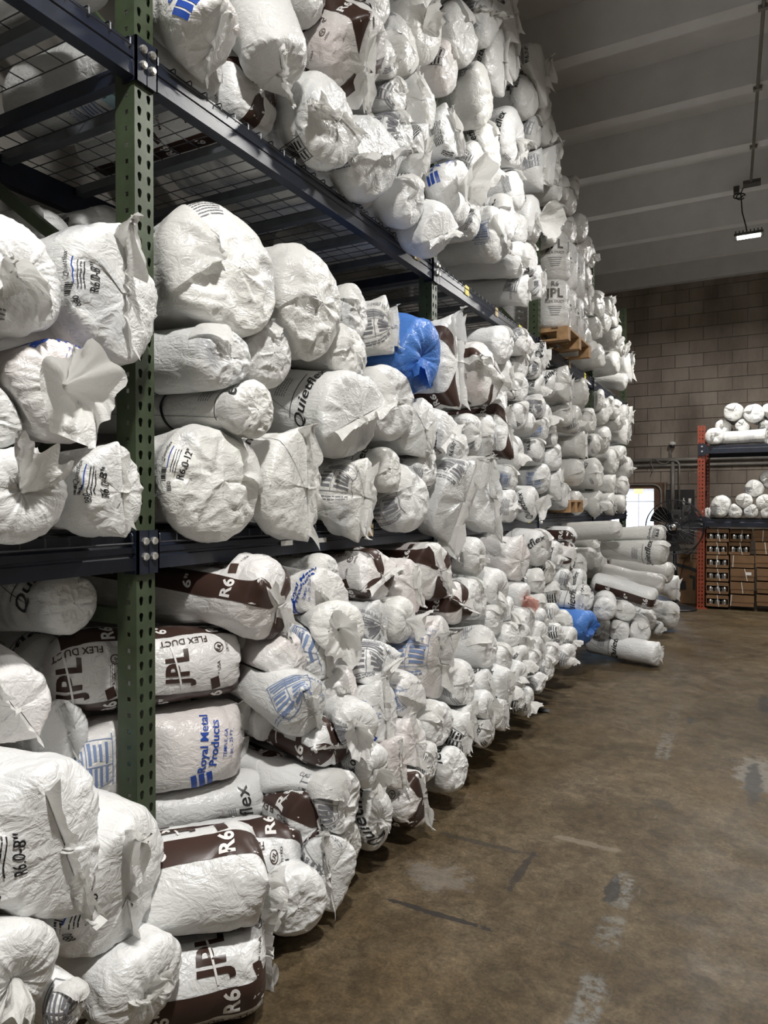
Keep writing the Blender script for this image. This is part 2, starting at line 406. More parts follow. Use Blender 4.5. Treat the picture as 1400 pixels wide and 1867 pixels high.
# the yard outside
structure('ground_outside', MB().box((-14, YB + .2, -.2), (10, 34, -.02)), M['yard'])
fb = empty('outside_building', (-4, 21, 0), 'white low building across the yard seen through the back door', 'building')
MB().box((-12, 21, -.02), (4, 24, 1.75)).build('wall', M['farwall'], fb)
MB().box((-12.2, 20.8, 1.75), (4.2, 24.2, 1.85)).build('roof', M['pipe'], fb)
sg = empty('yellow_sign', (-2.9, 19.9, 1.6), 'small yellow sign high in the yard beyond the back door', 'sign')
MB().box((-3.02, 19.88, 1.66), (-2.80, 19.92, 1.80)).build('panel', M['yellow'], sg)
MB().box((-2.93, 19.9, -.02), (-2.89, 19.94, 1.7)).build('post', M['pipe'], sg)
fe = empty('chain_link_fence', (-2.5, 16, 0), 'chain link fence across the bright yard outside', 'fence')
for x in (-5, -3.4, -1.8, -.2): MB().tube([(x, 16, -.02), (x, 16, 1.45)], .02).build('post', M['pipe'], fe)
MB().tube([(-5, 16, 1.45), (-.2, 16, 1.45)], .015).build('rail', M['pipe'], fe)
f2 = MB()
for k in range(-16, 60):
    a = -5 + k * .085; x0, x1 = a, a + 1.4
    for p, q in (((x0, 0), (x1, 1.4)), ((x1, 0), (x0, 1.4))):
        if p[0] > -5 and q[0] > -5 and p[0] < -.2 and q[0] < -.2: f2.bar((p[0], 16, p[1]), (q[0], 16, q[1]), .004, .004)
o = f2.build('mesh_wire', M['pipe'], fe); o['kind'] = 'stuff'

# ---------------------------------------------------------------- lamps
def lamp(i, x, y, z, wt, vis):
    t = empty('high_bay_lamp', (x, y, z), ['bright strip lamp hanging by a cable under the ceiling joists', ''][0] if vis else
              ['lamp above the aisle by the near bays of the long rack', '', 'lamp over the aisle behind the viewer', 'near unseen fill lamp added right of the aisle', 'middle unseen fill lamp added right of the aisle', 'far unseen fill lamp added towards the orange rack end'][i], 'lamp', 'hanging strip lamps')
    h = MB(); h.box((x - .15, y - .075, z), (x + .15, y + .075, z + .03))
    for k in range(8): h.box((x - .14 + k * .038, y - .06, z + .03), (x - .128 + k * .038, y + .06, z + .06))
    h.build('housing', M['ebox'], t)
    MB().box((x - .12, y - .05, z - .006), (x + .12, y + .05, z)).build('led_panel', M['led'], t)
    c = MB(); zz = ZS
    c.tube([(x - .02, y, z + .05), (x - .03, y, z + .12), (x - .07, y, (z + zz) / 2), (x - .085, y, zz - .08), (x - .06, y, zz - .02)], .007, 6)
    c.tube([(x - .085 + .045 * math.cos(a), y - .01, zz - .12 + .035 * math.sin(a)) for a in np.linspace(0, 5.6, 14)], .007, 6)
    c.tube([(x - .11 + .05 * math.cos(a), y + .01, zz - .10 + .03 * math.sin(a)) for a in np.linspace(1, 6.2, 12)], .007, 6)
    c.build('cable', M['strap'], t, smooth=True)
    MB().box((x - .16, y - .04, zz - .07), (x - .10, y + .04, zz)).build('junction_box', M['ebox'], t)
    L = bpy.data.lights.new('lamp_light', 'AREA'); L.shape = 'RECTANGLE'; L.size = .24; L.size_y = .10; L.energy = wt; L.spread = R_(176); L.color = LAMP_COL
    lo = bpy.data.objects.new('lamp_light', L); lo.location = (0, 0, -.012); lo.parent = t; COL.objects.link(lo)
for i, a in enumerate(LAMPS): lamp(i, *a, i == 1)
t = empty('ceiling_conduit', (-.05, 5, 4.78), 'thin grey conduit running along the undersides of the ceiling joists', 'conduit')
MB().tube([(.16, -2, ZS - .015), (.0, 5.7, ZS - .015), (-.13, 9.1, ZS - .015)], .014, 8).build('pipe', M['pipe'], t, smooth=True)
for k in range(-6, 3):
    y = 5.95 + 1.13 * k; x = .0 + (y - 5.7) * (-.0208 if y < 5.7 else -.038)
    MB().box((x - .035, y - .02, ZS - .03), (x + .035, y + .02, ZS + .003)).build('clip', M['pipe'], t)
MB().box((-.21, 9.06, ZS - .04), (-.03, 9.18, ZS)).build('junction_box', M['ebox'], t)

# ================================================================ THE LONG RACK
FX, BX = -1.71, -2.78                 # front and back faces of the posts
BAY = 2.225
PY = [1.61 + BAY * k for k in range(-1, 5)]
Z1, Z2 = 1.305, 2.825                 # decks
BH, BH2 = .112, .112
rack = empty('pallet_rack', (FX, 1.61, 0), 'long pallet rack of green posts and navy beams full of white bags', 'rack')
def post_mesh(name, H, m, W=.076, D=.082):
    P = .0508
    def tile(wd, holes, dz):
        bm = bmesh.new(); outer = [bm.verts.new((a, b, 0)) for a, b in ((-wd/2, 0), (wd/2, 0), (wd/2, P), (-wd/2, P))]
        ed = [bm.edges.new((outer[i], outer[(i+1) % 4])) for i in range(4)]; loops = []
        for h in holes:
            vs = [bm.verts.new((a, b, 0)) for a, b in h]; loops.append(vs)
            ed += [bm.edges.new((vs[i], vs[(i+1) % len(vs)])) for i in range(len(vs))]
        bmesh.ops.triangle_fill(bm, edges=ed, use_beauty=True)
        bm.verts.index_update()
        V = [tuple(v.co) for v in bm.verts]; F = [tuple(v.index for v in f.verts) for f in bm.faces]
        for vs in loops:
            idx = [v.index for v in vs]; b0 = len(V)
            V += [(V[i][0], V[i][1], dz) for i in idx]; n = len(idx)
            F += [(idx[i], idx[(i+1) % n], b0 + (i+1) % n, b0 + i) for i in range(n)]
        bm.free(); return V, F
    tear = lambda cy: [(cy + a, b) for a, b in ((-.0085,.034),(-.006,.0405),(0,.043),(.006,.0405),(.0085,.034),(.007,.027),(.0045,.016),(.002,.0145),(-.002,.0145),(-.0045,.016),(-.007,.027))]
    sq = lambda c: [(c - .007, .018), (c + .007, .018), (c + .007, .032), (c - .007, .032)]
    mb = MB(); n = int(H / P)
    fv, ff = tile(W, [tear(-.0185), tear(.0185)], 1); sv, sf = tile(D, [sq(.006)], 1)
    for k in range(n):
        z = k * P
        mb.add([(0 - .0025 * c, a, z + b) for a, b, c in fv], ff)
        for s in (-1, 1): mb.add([(-D/2 + a, s * (W/2 - .0025 * c), z + b) for a, b, c in sv], sf)
    mb.box((-D - .002, -W/2, 0), (-D, -W/2 + .018, n * P)); mb.box((-D - .002, W/2 - .018, 0), (-D, W/2, n * P))
    mb.box((-D - .03, -W/2 - .03, 0), (.03, W/2 + .03, .008))
    return mb.mesh(name, m)
pm = post_mesh('post', 4.2, M['green'])
for y in PY:
    for x, rz in ((FX, 0), (BX, PI)):
        o = bpy.data.objects.new('post', pm); o.location = (x - FX, y - 1.61, 0); o.rotation_euler.z = rz; link(o, rack)
    xa, xb = FX - .06, BX + .06
    for z in (.25, 1.04, 2.76, 3.9): MB().bar((xa, y, z), (xb, y, z), .035, .05).build('brace', M['green'] if z != 2.76 else M['navy'], rack)
    for z0, z1 in ((.27, 1.02), (2.05, 2.74), (2.80, 3.88)): MB().bar((xa, y, z0), (xb, y, z1), .03, .04).build('diagonal_brace', M['green'], rack)
    MB().bar((xb, y, 1.08), (xa, y, 1.98), .03, .04).build('diagonal_brace', M['green'], rack)
def beam(y0, y1, ztop, x, sgn):
    """step beam seen from the aisle: x is its outer face, sgn the side of the rack it faces"""
    b = MB(); t = .042 * sgn
    # section: box with a stepped ledge and two pressed grooves on the face
    face = [(0,0),(0,.040),(-.004,.044),(-.004,.050),(0,.054),(0,.072),(-.018,.078),(-.018,BH),(-.045,BH),(-.045,0)]
    n = len(face)
    vs = [(x + sgn * a, yy, ztop - BH + h) for yy in (y0 + .040, y1 - .040) for a, h in face]
    b.add(vs, [(i, (i+1) % n, n + (i+1) % n, n + i) for i in range(n)])
    o = b.build('beam', M['navy'], rack)
    for yy, s in ((y0, 1), (y1, -1)):
        p = MB(); ya, yb = yy + s * .002, yy + s * .044
        p.box((x + sgn * .003, min(ya, yb), ztop - BH - .012), (x + sgn * .010, max(ya, yb), ztop + .012))
        ya, yb = yy + s * .038, yy + s * .044
        p.box((x - sgn * .05, min(ya, yb), ztop - BH - .012), (x + sgn * .010, max(ya, yb), ztop + .012))
        p.build('connector_plate', M['navy'], o)
        for zz in (ztop - .022, ztop - .070):
            q = MB(); yc = yy + s * .018
            q.lathe([(0, .010), (.0125, .010), (.0125, .019), (.009, .024), (0, .024)] if sgn > 0 else [(0, -.010), (.0125, -.010), (.0125, -.02), (0, -.024)], (x, yc, zz), 8, 'x')
            q.build('bolt', M['bolt'], o)
    return o
DECKS = []
def deck(y0, y1, zt):
    mb = MB(); xa, xb = FX + .004, BX + .01
    for i in range(2):
        a = y0 + .05 + i * (y1 - y0 - .1) / 2 + .006; b_ = a + (y1 - y0 - .1) / 2 - .012
        ny = 15
        for k in range(ny):
            y = a + (b_ - a) * k / (ny - 1)
            mb.tube([(xb, y, zt), (xa - .004, y, zt), (xa, y, zt - .006), (xa, y, zt - .032)], .0026, 4, False)
        for k in range(11):
            x = xa - .10 * k - (.004 if k else 0); z = zt + .005 if k else zt - .030
            mb.tube([(x if k else xa + .004, a, z), (x if k else xa + .004, b_, z)], .0026, 4, False)
    o = mb.build('wire_deck', M['deck'], rack)
    for i in range(2):
        for k in range(3):
            y = y0 + .05 + (i * 3 + k + .5) * (y1 - y0 - .1) / 6
            MB().box((BX + .05, y - .022, zt - .040), (FX - .05, y + .022, zt - .003)).build('support_channel', M['chan'], o)
    return o
BEAMS = {}
for k in range(5):
    for lv, zt in ((0, Z1), (1, Z2)):
        BEAMS[(k, lv)] = beam(PY[k], PY[k+1], zt, FX + .004, 1)
        beam(PY[k], PY[k+1], zt, BX - .004, -1)
        deck(PY[k], PY[k+1], zt + .003)
# location tags on the front beams
for px, py, wpx, m_, lv in ((851, 457, 12, 'yellow', 1), (760, 462, 13, 'tan', 1), (905, 517, 9, 'tan', 1), (948, 547, 12, 'yellow', 1), (985, 582, 8, 'tan', 1), (1003, 608, 9, 'yellow', 1),
                            (1038, 640, 8, 'tan', 1), (1066, 655, 8, 'yellow', 1), (523, 993, 22, 'paper', 0), (586, 988, 20, 'paper', 0), (671, 986, 24, 'tan', 0), (912, 964, 11, 'tan', 0),
                            (829, 975, 14, 'yellow', 0), (965, 961, 11, 'yellow', 0)):
    P, tt = at_x(px, py, FX + .006); k = max(0, min(4, int((P[1] - PY[0]) / BAY)))
    zc = (Z1 if lv == 0 else Z2) - .035; zh = .030 if m_ != 'paper' else .010; zc += 0 if m_ != 'paper' else -.03
    wd = wpx * tt / FPX / .62 / 2
    tg = MB().box((FX + .004, P[1] - wd, zc - zh), (FX + .0066, P[1] + wd, zc + zh)).build('location_tag', M[m_], BEAMS[(k, lv)])

# ================================================================ PRINT: flat shapes laid onto a bag
_txt = {}
def text_flat(s, bold=0.0, shear=0.0, step=.25):
    """letters of height 1 (capitals), centred; cut into narrow pieces so that they bend"""
    key = (s, bold, shear, step)
    if key in _txt: return _txt[key]
    cu = bpy.data.curves.new('t', 'FONT'); cu.body = s; cu.size = 1.0; cu.offset = bold; cu.shear = shear; cu.resolution_u = 3
    cu.align_x = 'CENTER'; cu.space_character = 1.0 + bold * 1.5
    o = bpy.data.objects.new('t', cu); COL.objects.link(o)
    dg = bpy.context.evaluated_depsgraph_get(); me = bpy.data.meshes.new_from_object(o.evaluated_get(dg))
    bm = bmesh.new(); bm.from_mesh(me)
    xs = [v.co.x for v in bm.verts]; ys = [v.co.y for v in bm.verts]
    for ax, lo, hi in ((0, min(xs), max(xs)), (1, min(ys), max(ys))):
        k = math.floor(lo / step) + 1
        while k * step < hi:
            co = [0, 0, 0]; no = [0, 0, 0]; co[ax] = k * step; no[ax] = 1
            bmesh.ops.bisect_plane(bm, geom=bm.verts[:] + bm.edges[:] + bm.faces[:], plane_co=co, plane_no=no, dist=1e-5); k += 1
    bmesh.ops.triangulate(bm, faces=bm.faces)
    bm.verts.index_update()
    V = np.array([(v.co.x, v.co.y) for v in bm.verts]) / .69; V[:, 1] -= .5
    F = np.array([[v.index for v in f.verts] for f in bm.faces], np.int32)
    bm.free(); bpy.data.objects.remove(o); bpy.data.meshes.remove(me); bpy.data.curves.remove(cu)
    _txt[key] = (V, F); return V, F
def grid_flat(wd, ht, nx, ny):
    xs = np.linspace(-wd/2, wd/2, nx + 1); ys = np.linspace(-ht/2, ht/2, ny + 1)
    V = np.array([(x, y) for y in ys for x in xs]); F = []
    for j in range(ny):
        for i in range(nx):
            a = j * (nx + 1) + i; F += [(a, a + 1, a + nx + 2), (a, a + nx + 2, a + nx + 1)]
    return V, np.array(F, np.int32)
def ring_flat(r0, r1, n=22):
    a = np.linspace(0, 2 * PI, n, endpoint=False)
    V = np.concatenate([np.stack([r0 * np.cos(a), r0 * np.sin(a)], 1), np.stack([r1 * np.cos(a), r1 * np.sin(a)], 1)])
    F = [];
    for i in range(n):
        j = (i + 1) % n; F += [(i, j, n + j), (i, n + j, n + i)]
    return V, np.array(F, np.int32)
class Print:
    """pieces in (v along the bag from the front shoulder backwards, w around it in metres)"""
    def __init__(s, bag): s.bag = bag; s.V = []; s.F = []; s.M = []; s.n = 0; s.mats = []
    def put(s, VF, m, v0, th, rot=0, size=1.0, off=.0014, sx=1.0):
        V, F = VF; c, sn = math.cos(R_(rot)), math.sin(R_(rot))
        x = V[:, 0] * size * sx; y = V[:, 1] * size
        X = x * c - y * sn; Y = x * sn + y * c
        rl = np.interp(-(v0 - X), s.bag.S, s.bag.rl); P = s.bag.on_surface(v0 - X, R_(th) + Y / rl, off * s.bag.lift)
        if m not in s.mats: s.mats.append(m)
        s.V.append(P); s.F.append(F + s.n); s.n += len(P); s.M += [s.mats.index(m)] * len(F)
    def text(s, t, m, v0, th, rot, cap, bold=.02, shear=0, sx=1.0, off=.0022):
        st = max(.25, .016 / cap) if cap < .06 else .22
        s.put(text_flat(t, bold, shear, st), m, v0, th, rot, cap, off, sx)
    def rect(s, m, v0, th, lv, lw, rot=0, off=.0014):
        st = .012 if s.bag.t < 5.2 else .02
        s.put(grid_flat(lv, lw, max(1, int(lv / st)), max(1, int(lw / st))), m, v0, th, rot, 1.0, off)
    def fine(s, m, v0, th, lv, lw, rot, rows, seed=0, off=.0016):
        """block of fine print: rows of short dashes"""
        rr = random.Random(seed); c, sn = math.cos(R_(rot)), math.sin(R_(rot)); h = lw / rows
        for i in range(rows):
            y = lw / 2 - (i + .5) * h; x = -lv / 2
            while x < lv / 2 - .004:
                l = min(rr.uniform(.006, .018) if s.bag.near else rr.uniform(.010, .032), lv / 2 - x)
                s_x = x + l / 2
                X = s_x * c - y * sn; Y = s_x * sn + y * c
                s.rect(m, v0 - X, th + math.degrees(Y / s.bag.Rm), l, h * (.34 if s.bag.near else .42), rot, off); x += l + .0045
    def table(s, m, v0, th, lv, lw, rot, seed=0):
        rr = random.Random(seed)
        def at(x, y, a, b, off=.0016):
            c, sn = math.cos(R_(rot)), math.sin(R_(rot)); X = x * c - y * sn; Y = x * sn + y * c
            s.rect(m, v0 - X, th + math.degrees(Y / s.bag.Rm), a, b, rot, off)
        e = .0028
        for y in (-lw/2, lw/2, lw * .18): at(0, y, lv, e)
        for x in (-lv/2, lv/2, -lv * .05): at(x, 0, e, lw)
        for bx in (-.27, .22):
            for by in (-.34, -.18, -.04, .09): 
                at(lv * bx, lw * by, lv * rr.uniform(.28, .40), lw * .075)
        for by in (.27, .35, .43): at(-lv * .05, lw * by, lv * rr.uniform(.5, .8), lw * .045)
    def build(s):
        if not s.V: return None
        me = np_mesh('printing', np.concatenate(s.V) , np.concatenate(s.F), [M[k] for k in s.mats], True, None, s.M)
        o = bpy.data.objects.new('printing', me); return link(o, s.bag.obj)

def print_J(p, to=0, near=True, jk=(0, 1, 2), half=False, jv=0):
    B = 'brown'; L = p.bag.L
    for n in (range(3) if near else (0, 1)):
        a = to + 62 - 120 * n
        p.rect(B, L * .42 - .10, a, L * .84 + .16, .074)
        for i in range(4):
            v = .02 + .175 * i
            p.text('R6' if i % 2 == 0 else '6"', 'white', v, a, 90, .040 if i % 2 == 0 else .034, .03)
        if n not in jk: continue
        a = to - 120 * n
        for v in ((.13, .47) if not half else (.13,)):
            v += jv; p.text('FLEX DUCT', B, v, a + 34, 180, .021, .012)
            p.text('JPL', B, v + .03, a - 2, 90, .070, .035, 0, .84)
            p.rect('white', v + .03, a - 2, .006, .15, 12, .003)
            p.put(ring_flat(.0135, .0165), B, v - .115, a + 20, 0, 1, .0018)
            p.text('UL', B, v - .115, a + 20, 60, .013, .02)
            p.text('LISTED', B, v - .145, a + 20, 90, .008, .01)
            p.text('* USA', B, v - .11, a - 8, 90, .011, .01)
            p.rect(B, v - .10, a - 30, .030, .042, 15)
        if near:
            p.text('6"', B, .31, a + 22, 90, .012, .01); p.text('MHP25R6B', B, .325, a - 2, 90, .014, .008)
            p.text('SILVER  R6', B, .345, a + 2, 90, .010, .006); p.fine(B, .365, a - 2, .08, .018, 90, 3, 3)
def print_Q(p, to=0, big=True, inch='8"', seed=0, o=0.0):
    """script name with R value, small block of facts with bar code"""
    p.text('R6.0', 'black', .24 + o, to + 52, 90, .036, .03)
    p.text('Quietflex', 'black', .30 + o, to + 52, 90, .034, .004, .35)
    p.rect('black', .325 + o, to + 50, .004, .13, 0); p.fine('black', .19 + o, to + 50, .11, .022, 90, 3, seed)
    p.fine('grey', .10 + o, to + 56, .12, .09, 90, 9, seed + 5)
    label_8(p, to, inch, seed)
def label_8(p, to=0, inch='8"', seed=0, v=.045, rot=90):
    p.text('R6.0-' + inch, 'black', v, to + 8, rot, .021, .012)
    p.fine('black', v + .03, to + 8, .10, .022, rot, 3, seed); p.rect('blue', v + .05, to + 10, .003, .075, 0)
    p.text('Quietflex', 'black', v + .068, to + 14, rot, .013, 0, .3)
    for k in range(7): p.rect('black', v + .062, to - 14 + k * 2.0, .022, .0022 + .0012 * (k % 3))
    p.text('880', 'black', v + .040, to - 20, rot, .014, .006)
def print_R(p, to=0, v=.06, rot=90, sz=1.0, label=True):
    c, sn = math.cos(R_(rot)), math.sin(R_(rot))
    def at(x, y): X = x * c - y * sn; Y = x * sn + y * c; return v - X, to + math.degrees(Y / p.bag.Rm)
    for t, y, cap in (('Royal Metal', .018, .026), ('Products', -.018, .026), ('TEMPLE, GA', -.056, .011), ('1 pc. - 25 FT.', -.075, .011)):
        a, b = at(.02 * sz, y * sz); p.text(t, 'blue', a, b, rot, cap * sz, .02 if cap > .02 else .006)
    for k in range(3):
        a, b = at((-.125 + .006 * k) * sz, (.030 - .026 * k) * sz); p.rect('blue', a, b, .060 * sz, .019 * sz, rot + 20)
    if label:
        p.rect('sky', .27, to + 14, .10, .15); p.text("25' BAG", 'black', .245, to + 14, 90, .018, .004, off=.003)
        p.text('R6', 'black', .30, to + 34, 90, .016, .004, off=.003); p.text('FLEX DUCT', 'black', .275, to + 2, 90, .012, .002, off=.003); p.text('SILVER R6', 'black', .258, to - 2, 90, .012, .002, off=.003)
        p.text('CLASS 1 FLEXIBLE AIR DUCT', 'blue2', .50, to + 10, 90, .014, .003); p.table('blue2', .42, to + 6, .17, .13, 90, 3)
def print_L(p, to=0, v=.12, sz=1.0, rot=0, m='blue2', seed=0):
    p.table(m, v, to, .19 * sz, .17 * sz, rot, seed)
    p.text('CLASS 1 FLEXIBLE AIR DUCT', m, v, to + math.degrees(.115 * sz / p.bag.Rm), rot, .013 * sz, .003)
    p.fine(m, v, to - math.degrees(.12 * sz / p.bag.Rm), .15 * sz, .03 * sz, rot, 2, seed + 1)
def print_K(p, to=0, v=.05, seed=0, sz=1.0):
    """block of fine print bunched near the end of the bag, different from bag to bag"""
    rr = random.Random(seed * 7 + 1); m = rr.choice(['grey', 'grey', 'black', 'ink2'])
    w_ = min(p.bag.Rm * 1.1, .13); rot = 90 + rr.uniform(-25, 25); kind = rr.randrange(4)
    if kind == 0: p.fine(m, v, to, w_, .06, rot, 7, seed); p.fine(m, v + .10, to + 35, w_ * .7, .05, rot, 6, seed + 3)
    elif kind == 1: p.table(m, v + .02, to, .10, w_, rot, seed)
    elif kind == 2: p.text('R6.0', 'black', v + .03, to + 10, rot, .026, .02); p.fine(m, v + .06, to + 10, w_, .028, rot, 3, seed); p.text('Quietflex', 'black', v + .10, to + 14, rot, .022, .004, .35)
    else:
        p.text('Quietflex', 'black', v + .02, to, rot, min(.045, p.bag.Rm * .3), .008, .35); p.fine(m, v + .07, to + 8, w_, .03, rot, 4, seed)
    if rr.random() < .4: p.fine(m, v - .02, to - 50, w_ * .6, .03, rot + 30, 3, seed + 9)

# ================================================================ BAGS
rng = np.random.default_rng(11)
def vnoise(th, s, nth, ns, seed):
    """smooth value noise, periodic around the bag; th in turns, s in 0..1"""
    r = np.random.default_rng(seed); G = r.random((nth, ns + 2))
    a = (th % 1.0) * nth; b = np.clip(s, 0, 1) * ns
    i = np.floor(a).astype(int); j = np.floor(b).astype(int); fa = a - i; fb = b - j
    fa = fa * fa * (3 - 2 * fa); fb = fb * fb * (3 - 2 * fb); i2 = (i + 1) % nth; i = i % nth; j2 = np.minimum(j + 1, ns + 1)
    return (G[i, j] * (1 - fa) + G[i2, j] * fa) * (1 - fb) + (G[i, j2] * (1 - fa) + G[i2, j2] * fa) * fb
def ridge(n): return 1 - np.abs(2 * n - 1)
def unit(v): v = np.asarray(v, float); return v / np.linalg.norm(v)
class Bag: pass
ALL = []
FLOORS = {'F': 0.004, 'M': Z1 + .016, 'U': Z2 + .016, 'P': .004}
def add_bag(zone, cx, cy, r, X, typ, pr, **k):
    b = Bag(); b.zone = zone; b.typ = typ; b.pr = pr; b.k = k
    if not k.get('abs'):
        Z = at_x(cx, cy, X)[0][2]
        if zone == 'M': X -= .27
        elif zone == 'U': X -= .27 - .14 * min(1, max(0, (Z - 3.2) / 1.4))
        elif zone == 'F': X -= .22 * min(1, max(0, (Z - .35) / .7))
    P, t = at_x(cx, cy, X); b.t = t; b.R = r * t / FPX; b.px = (cx, cy)
    if 'y' not in k:
        rr = random.Random(len(ALL) * 3 + 1); k['y'] = rr.gauss(-11, 7) if zone == 'F' else rr.gauss(-5, 6); b.k = k
        if 'p' not in k: k['p'] = rr.gauss(-2, 5)
    y, p = R_(k.get('y', 0)), R_(k.get('p', 0))
    b.a = np.array((math.cos(p) * math.cos(y), math.cos(p) * math.sin(y), math.sin(p)))
    b.L = k.get('L', .95 if zone in 'MU' else .88)
    b.rx = b.R * k.get('e', 1.0); b.ry = b.R
    b.cap = {'T': .55, 'S': .62, 'D': .62}[typ] * min(b.R, .17) * k.get('cl', 1)
    b.F = P - b.a * b.cap * .7            # front shoulder
    b.B = b.F - b.a * (b.L - b.cap)
    b.P = P; b.id = len(ALL); ALL.append(b); return b
def add3(zone, X, Y, Z, R, typ, pr, **k):
    b = Bag(); b.zone = zone; b.typ = typ; b.pr = pr; b.k = k; P = np.array((X, Y, Z)); b.R = R
    dd = P - np.array((0, 0, EYE)); b.t = float(dd @ FW); b.px = (700 + FPX * float(dd @ RT) / b.t, 0)
    b.a = np.array((1., 0, 0)); b.L = k.get('L', .95); b.rx = b.ry = R; b.cap = .55 * min(R, .17)
    b.F = P - b.a * b.cap * .7; b.B = b.F - b.a * (b.L - b.cap); b.P = P; b.id = len(ALL); b.name = 'duct_bag'; ALL.append(b)
def build_bag(b, idx):
    near = b.t < 3.2; mid = b.t < 5.2
    nth = 104 if near else 70 if mid else 40
    nbk = 4; nbd = (38 if near else 22 if mid else 12); ncp = (26 if near else 16 if mid else 11)
    b.near = near; b.lift = 1.25 if near else 2.2 if mid else 3.6; k = b.k; a = b.a
    u = np.array((0., -1., 0.)); u = u - a * np.dot(u, a)
    if np.linalg.norm(u) < .3: u = np.array((1., 0, 0)); u = u - a * np.dot(u, a)
    u = unit(u); v = np.cross(u, a)
    if abs(a[2]) < .8 and v[2] < 0: u, v = -u, -v
    L = b.L; cap = b.cap; seed = 1000 + b.id * 7
    bk = .5 * b.R
    ub = np.linspace(0, 1, nbk + 1)[:-1]
    xs_b = -L + cap + bk * (1 - np.cos(ub * PI / 2)) ; g_b = np.maximum(.02, np.sin(ub * PI / 2) ** .8)
    xs_m = np.linspace(-L + cap + bk, 0, nbd + 1)[:-1]; g_m = np.ones(nbd)
    uc = np.linspace(0, 1, ncp + 1)
    if b.typ == 'S':
        xs_c = cap * np.sin(uc * PI / 2) ** 1.0 if False else cap * uc
        g_c = np.ones(ncp + 1)
    else:
        e = 2.6 if b.typ == 'T' else 3.0
        ang = uc * PI / 2
        g_c = np.cos(ang) ** (2 / e); g_c[-1] = 0.004; xs_c = cap * np.sin(ang) ** (2 / e)
    xs = np.concatenate([xs_b, xs_m, xs_c]); g = np.concatenate([g_b, g_m, g_c]); nr = len(xs)
    i0 = nbk + nbd; b.i0 = i0
    ucap = np.zeros(nr); ucap[i0:] = uc
    th = np.arange(nth) / nth; TH = th * 2 * PI
    E = np.outer(np.cos(TH), u) + np.outer(np.sin(TH), v)          # nth x 3
    Rth = 1 / np.sqrt((np.cos(TH) / b.rx) ** 2 + (np.sin(TH) / b.ry) ** 2)
    C = b.F[None] + xs[:, None] * a[None]                          # nr x 3
    # lean of the body: it sags a little between its ends
    sfrac = (xs - xs[0]) / (xs[-1] - xs[0])
    T = np.broadcast_to(th[None], (nr, nth)); S = np.broadcast_to(sfrac[:, None], (nr, nth))
    base = g[:, None] * Rth[None]
    lump = 1 + .13 * (vnoise(T, S, 4, 4, seed) - .5) + .06 * (vnoise(T, S, 8, 7, seed + 1) - .5)
    base = base * lump
    if b.typ == 'S':
        phi = R_(k.get('phi', 80)); ax = np.cos(TH - phi); bx = np.sin(TH - phi)
        for i in range(i0, nr):
            q = ucap[i]
            hl = (1 + k.get('ear', .10) * q ** 2); ht = max(.02, (1 - q ** 3.2) ** .6)
            pw = 2.0 - .75 * q ** 3
            rr = (np.abs(ax / hl) ** pw + np.abs(bx / ht) ** pw) ** (-1 / pw)
            base[i] = base[i] * rr
    # neighbours press in
    hard = np.full((nr, nth), 9.); pinv = np.zeros((nr, nth)); pw = 7.0; lim_all = np.full((nr, nth), 9.)
    def press(Q, dist_frac):
        pass
    for o in ALL:
        if o is b: continue
        mid_d = np.linalg.norm((o.F + o.B) / 2 - (b.F + b.B) / 2)
        if mid_d > (o.L + b.L) / 2 + o.R + b.R: continue
        ab = o.F - o.B; tt = np.clip(((C - o.B) @ ab) / (ab @ ab), 0, 1); Q = o.B[None] + tt[:, None] * ab[None]
        W = Q - C; W = W - np.outer(W @ a, a) * .0; d = np.linalg.norm(W, axis=1)
        Ri, Ro = max(b.rx, b.ry), max(o.rx, o.ry)
        ok = d < (Ri + Ro) * 1.15
        if not ok.any(): continue
        d2 = np.maximum(d, .35 * (Ri + Ro) * .5); dirs = W / np.maximum(d, 1e-5)[:, None]
        cosv = dirs @ E.T
        lim = (d2 * (Ri / (Ri + Ro)))[:, None] / np.maximum(cosv, .04)
        lim[~ok] = 9.; lim_all = np.minimum(lim_all, np.where(cosv > .04, lim, 9.)); pinv += np.where(cosv > .04, np.maximum(lim, .015), 9.) ** -pw
    z0 = FLOORS.get(b.zone)
    if z0 is not None and not k.get('nf'):
        ez = E[:, 2][None]; inside = (C[:, 0] < FX + .03) if b.zone in 'MU' else np.ones(nr, bool)
        lim = np.where(ez < -.04, np.maximum(C[:, 2] - z0, .02)[:, None] / np.maximum(-ez, .04), 9.)
        if b.zone in 'MU': lim = np.where(inside[:, None], lim, 9.)
        pinv += lim ** -pw; hard = np.minimum(hard, lim)
    if b.zone in 'FM':       # the beams overhead
        zt = (Z1 if b.zone == 'F' else Z2) - BH - .015; ez = E[:, 2][None]
        inside = C[:, 0] < FX + .04
        lim = np.where((ez > .04) & inside[:, None], np.maximum(zt - C[:, 2], .03)[:, None] / np.maximum(ez, .04), 9.); pinv += lim ** -pw; hard = np.minimum(hard, lim)
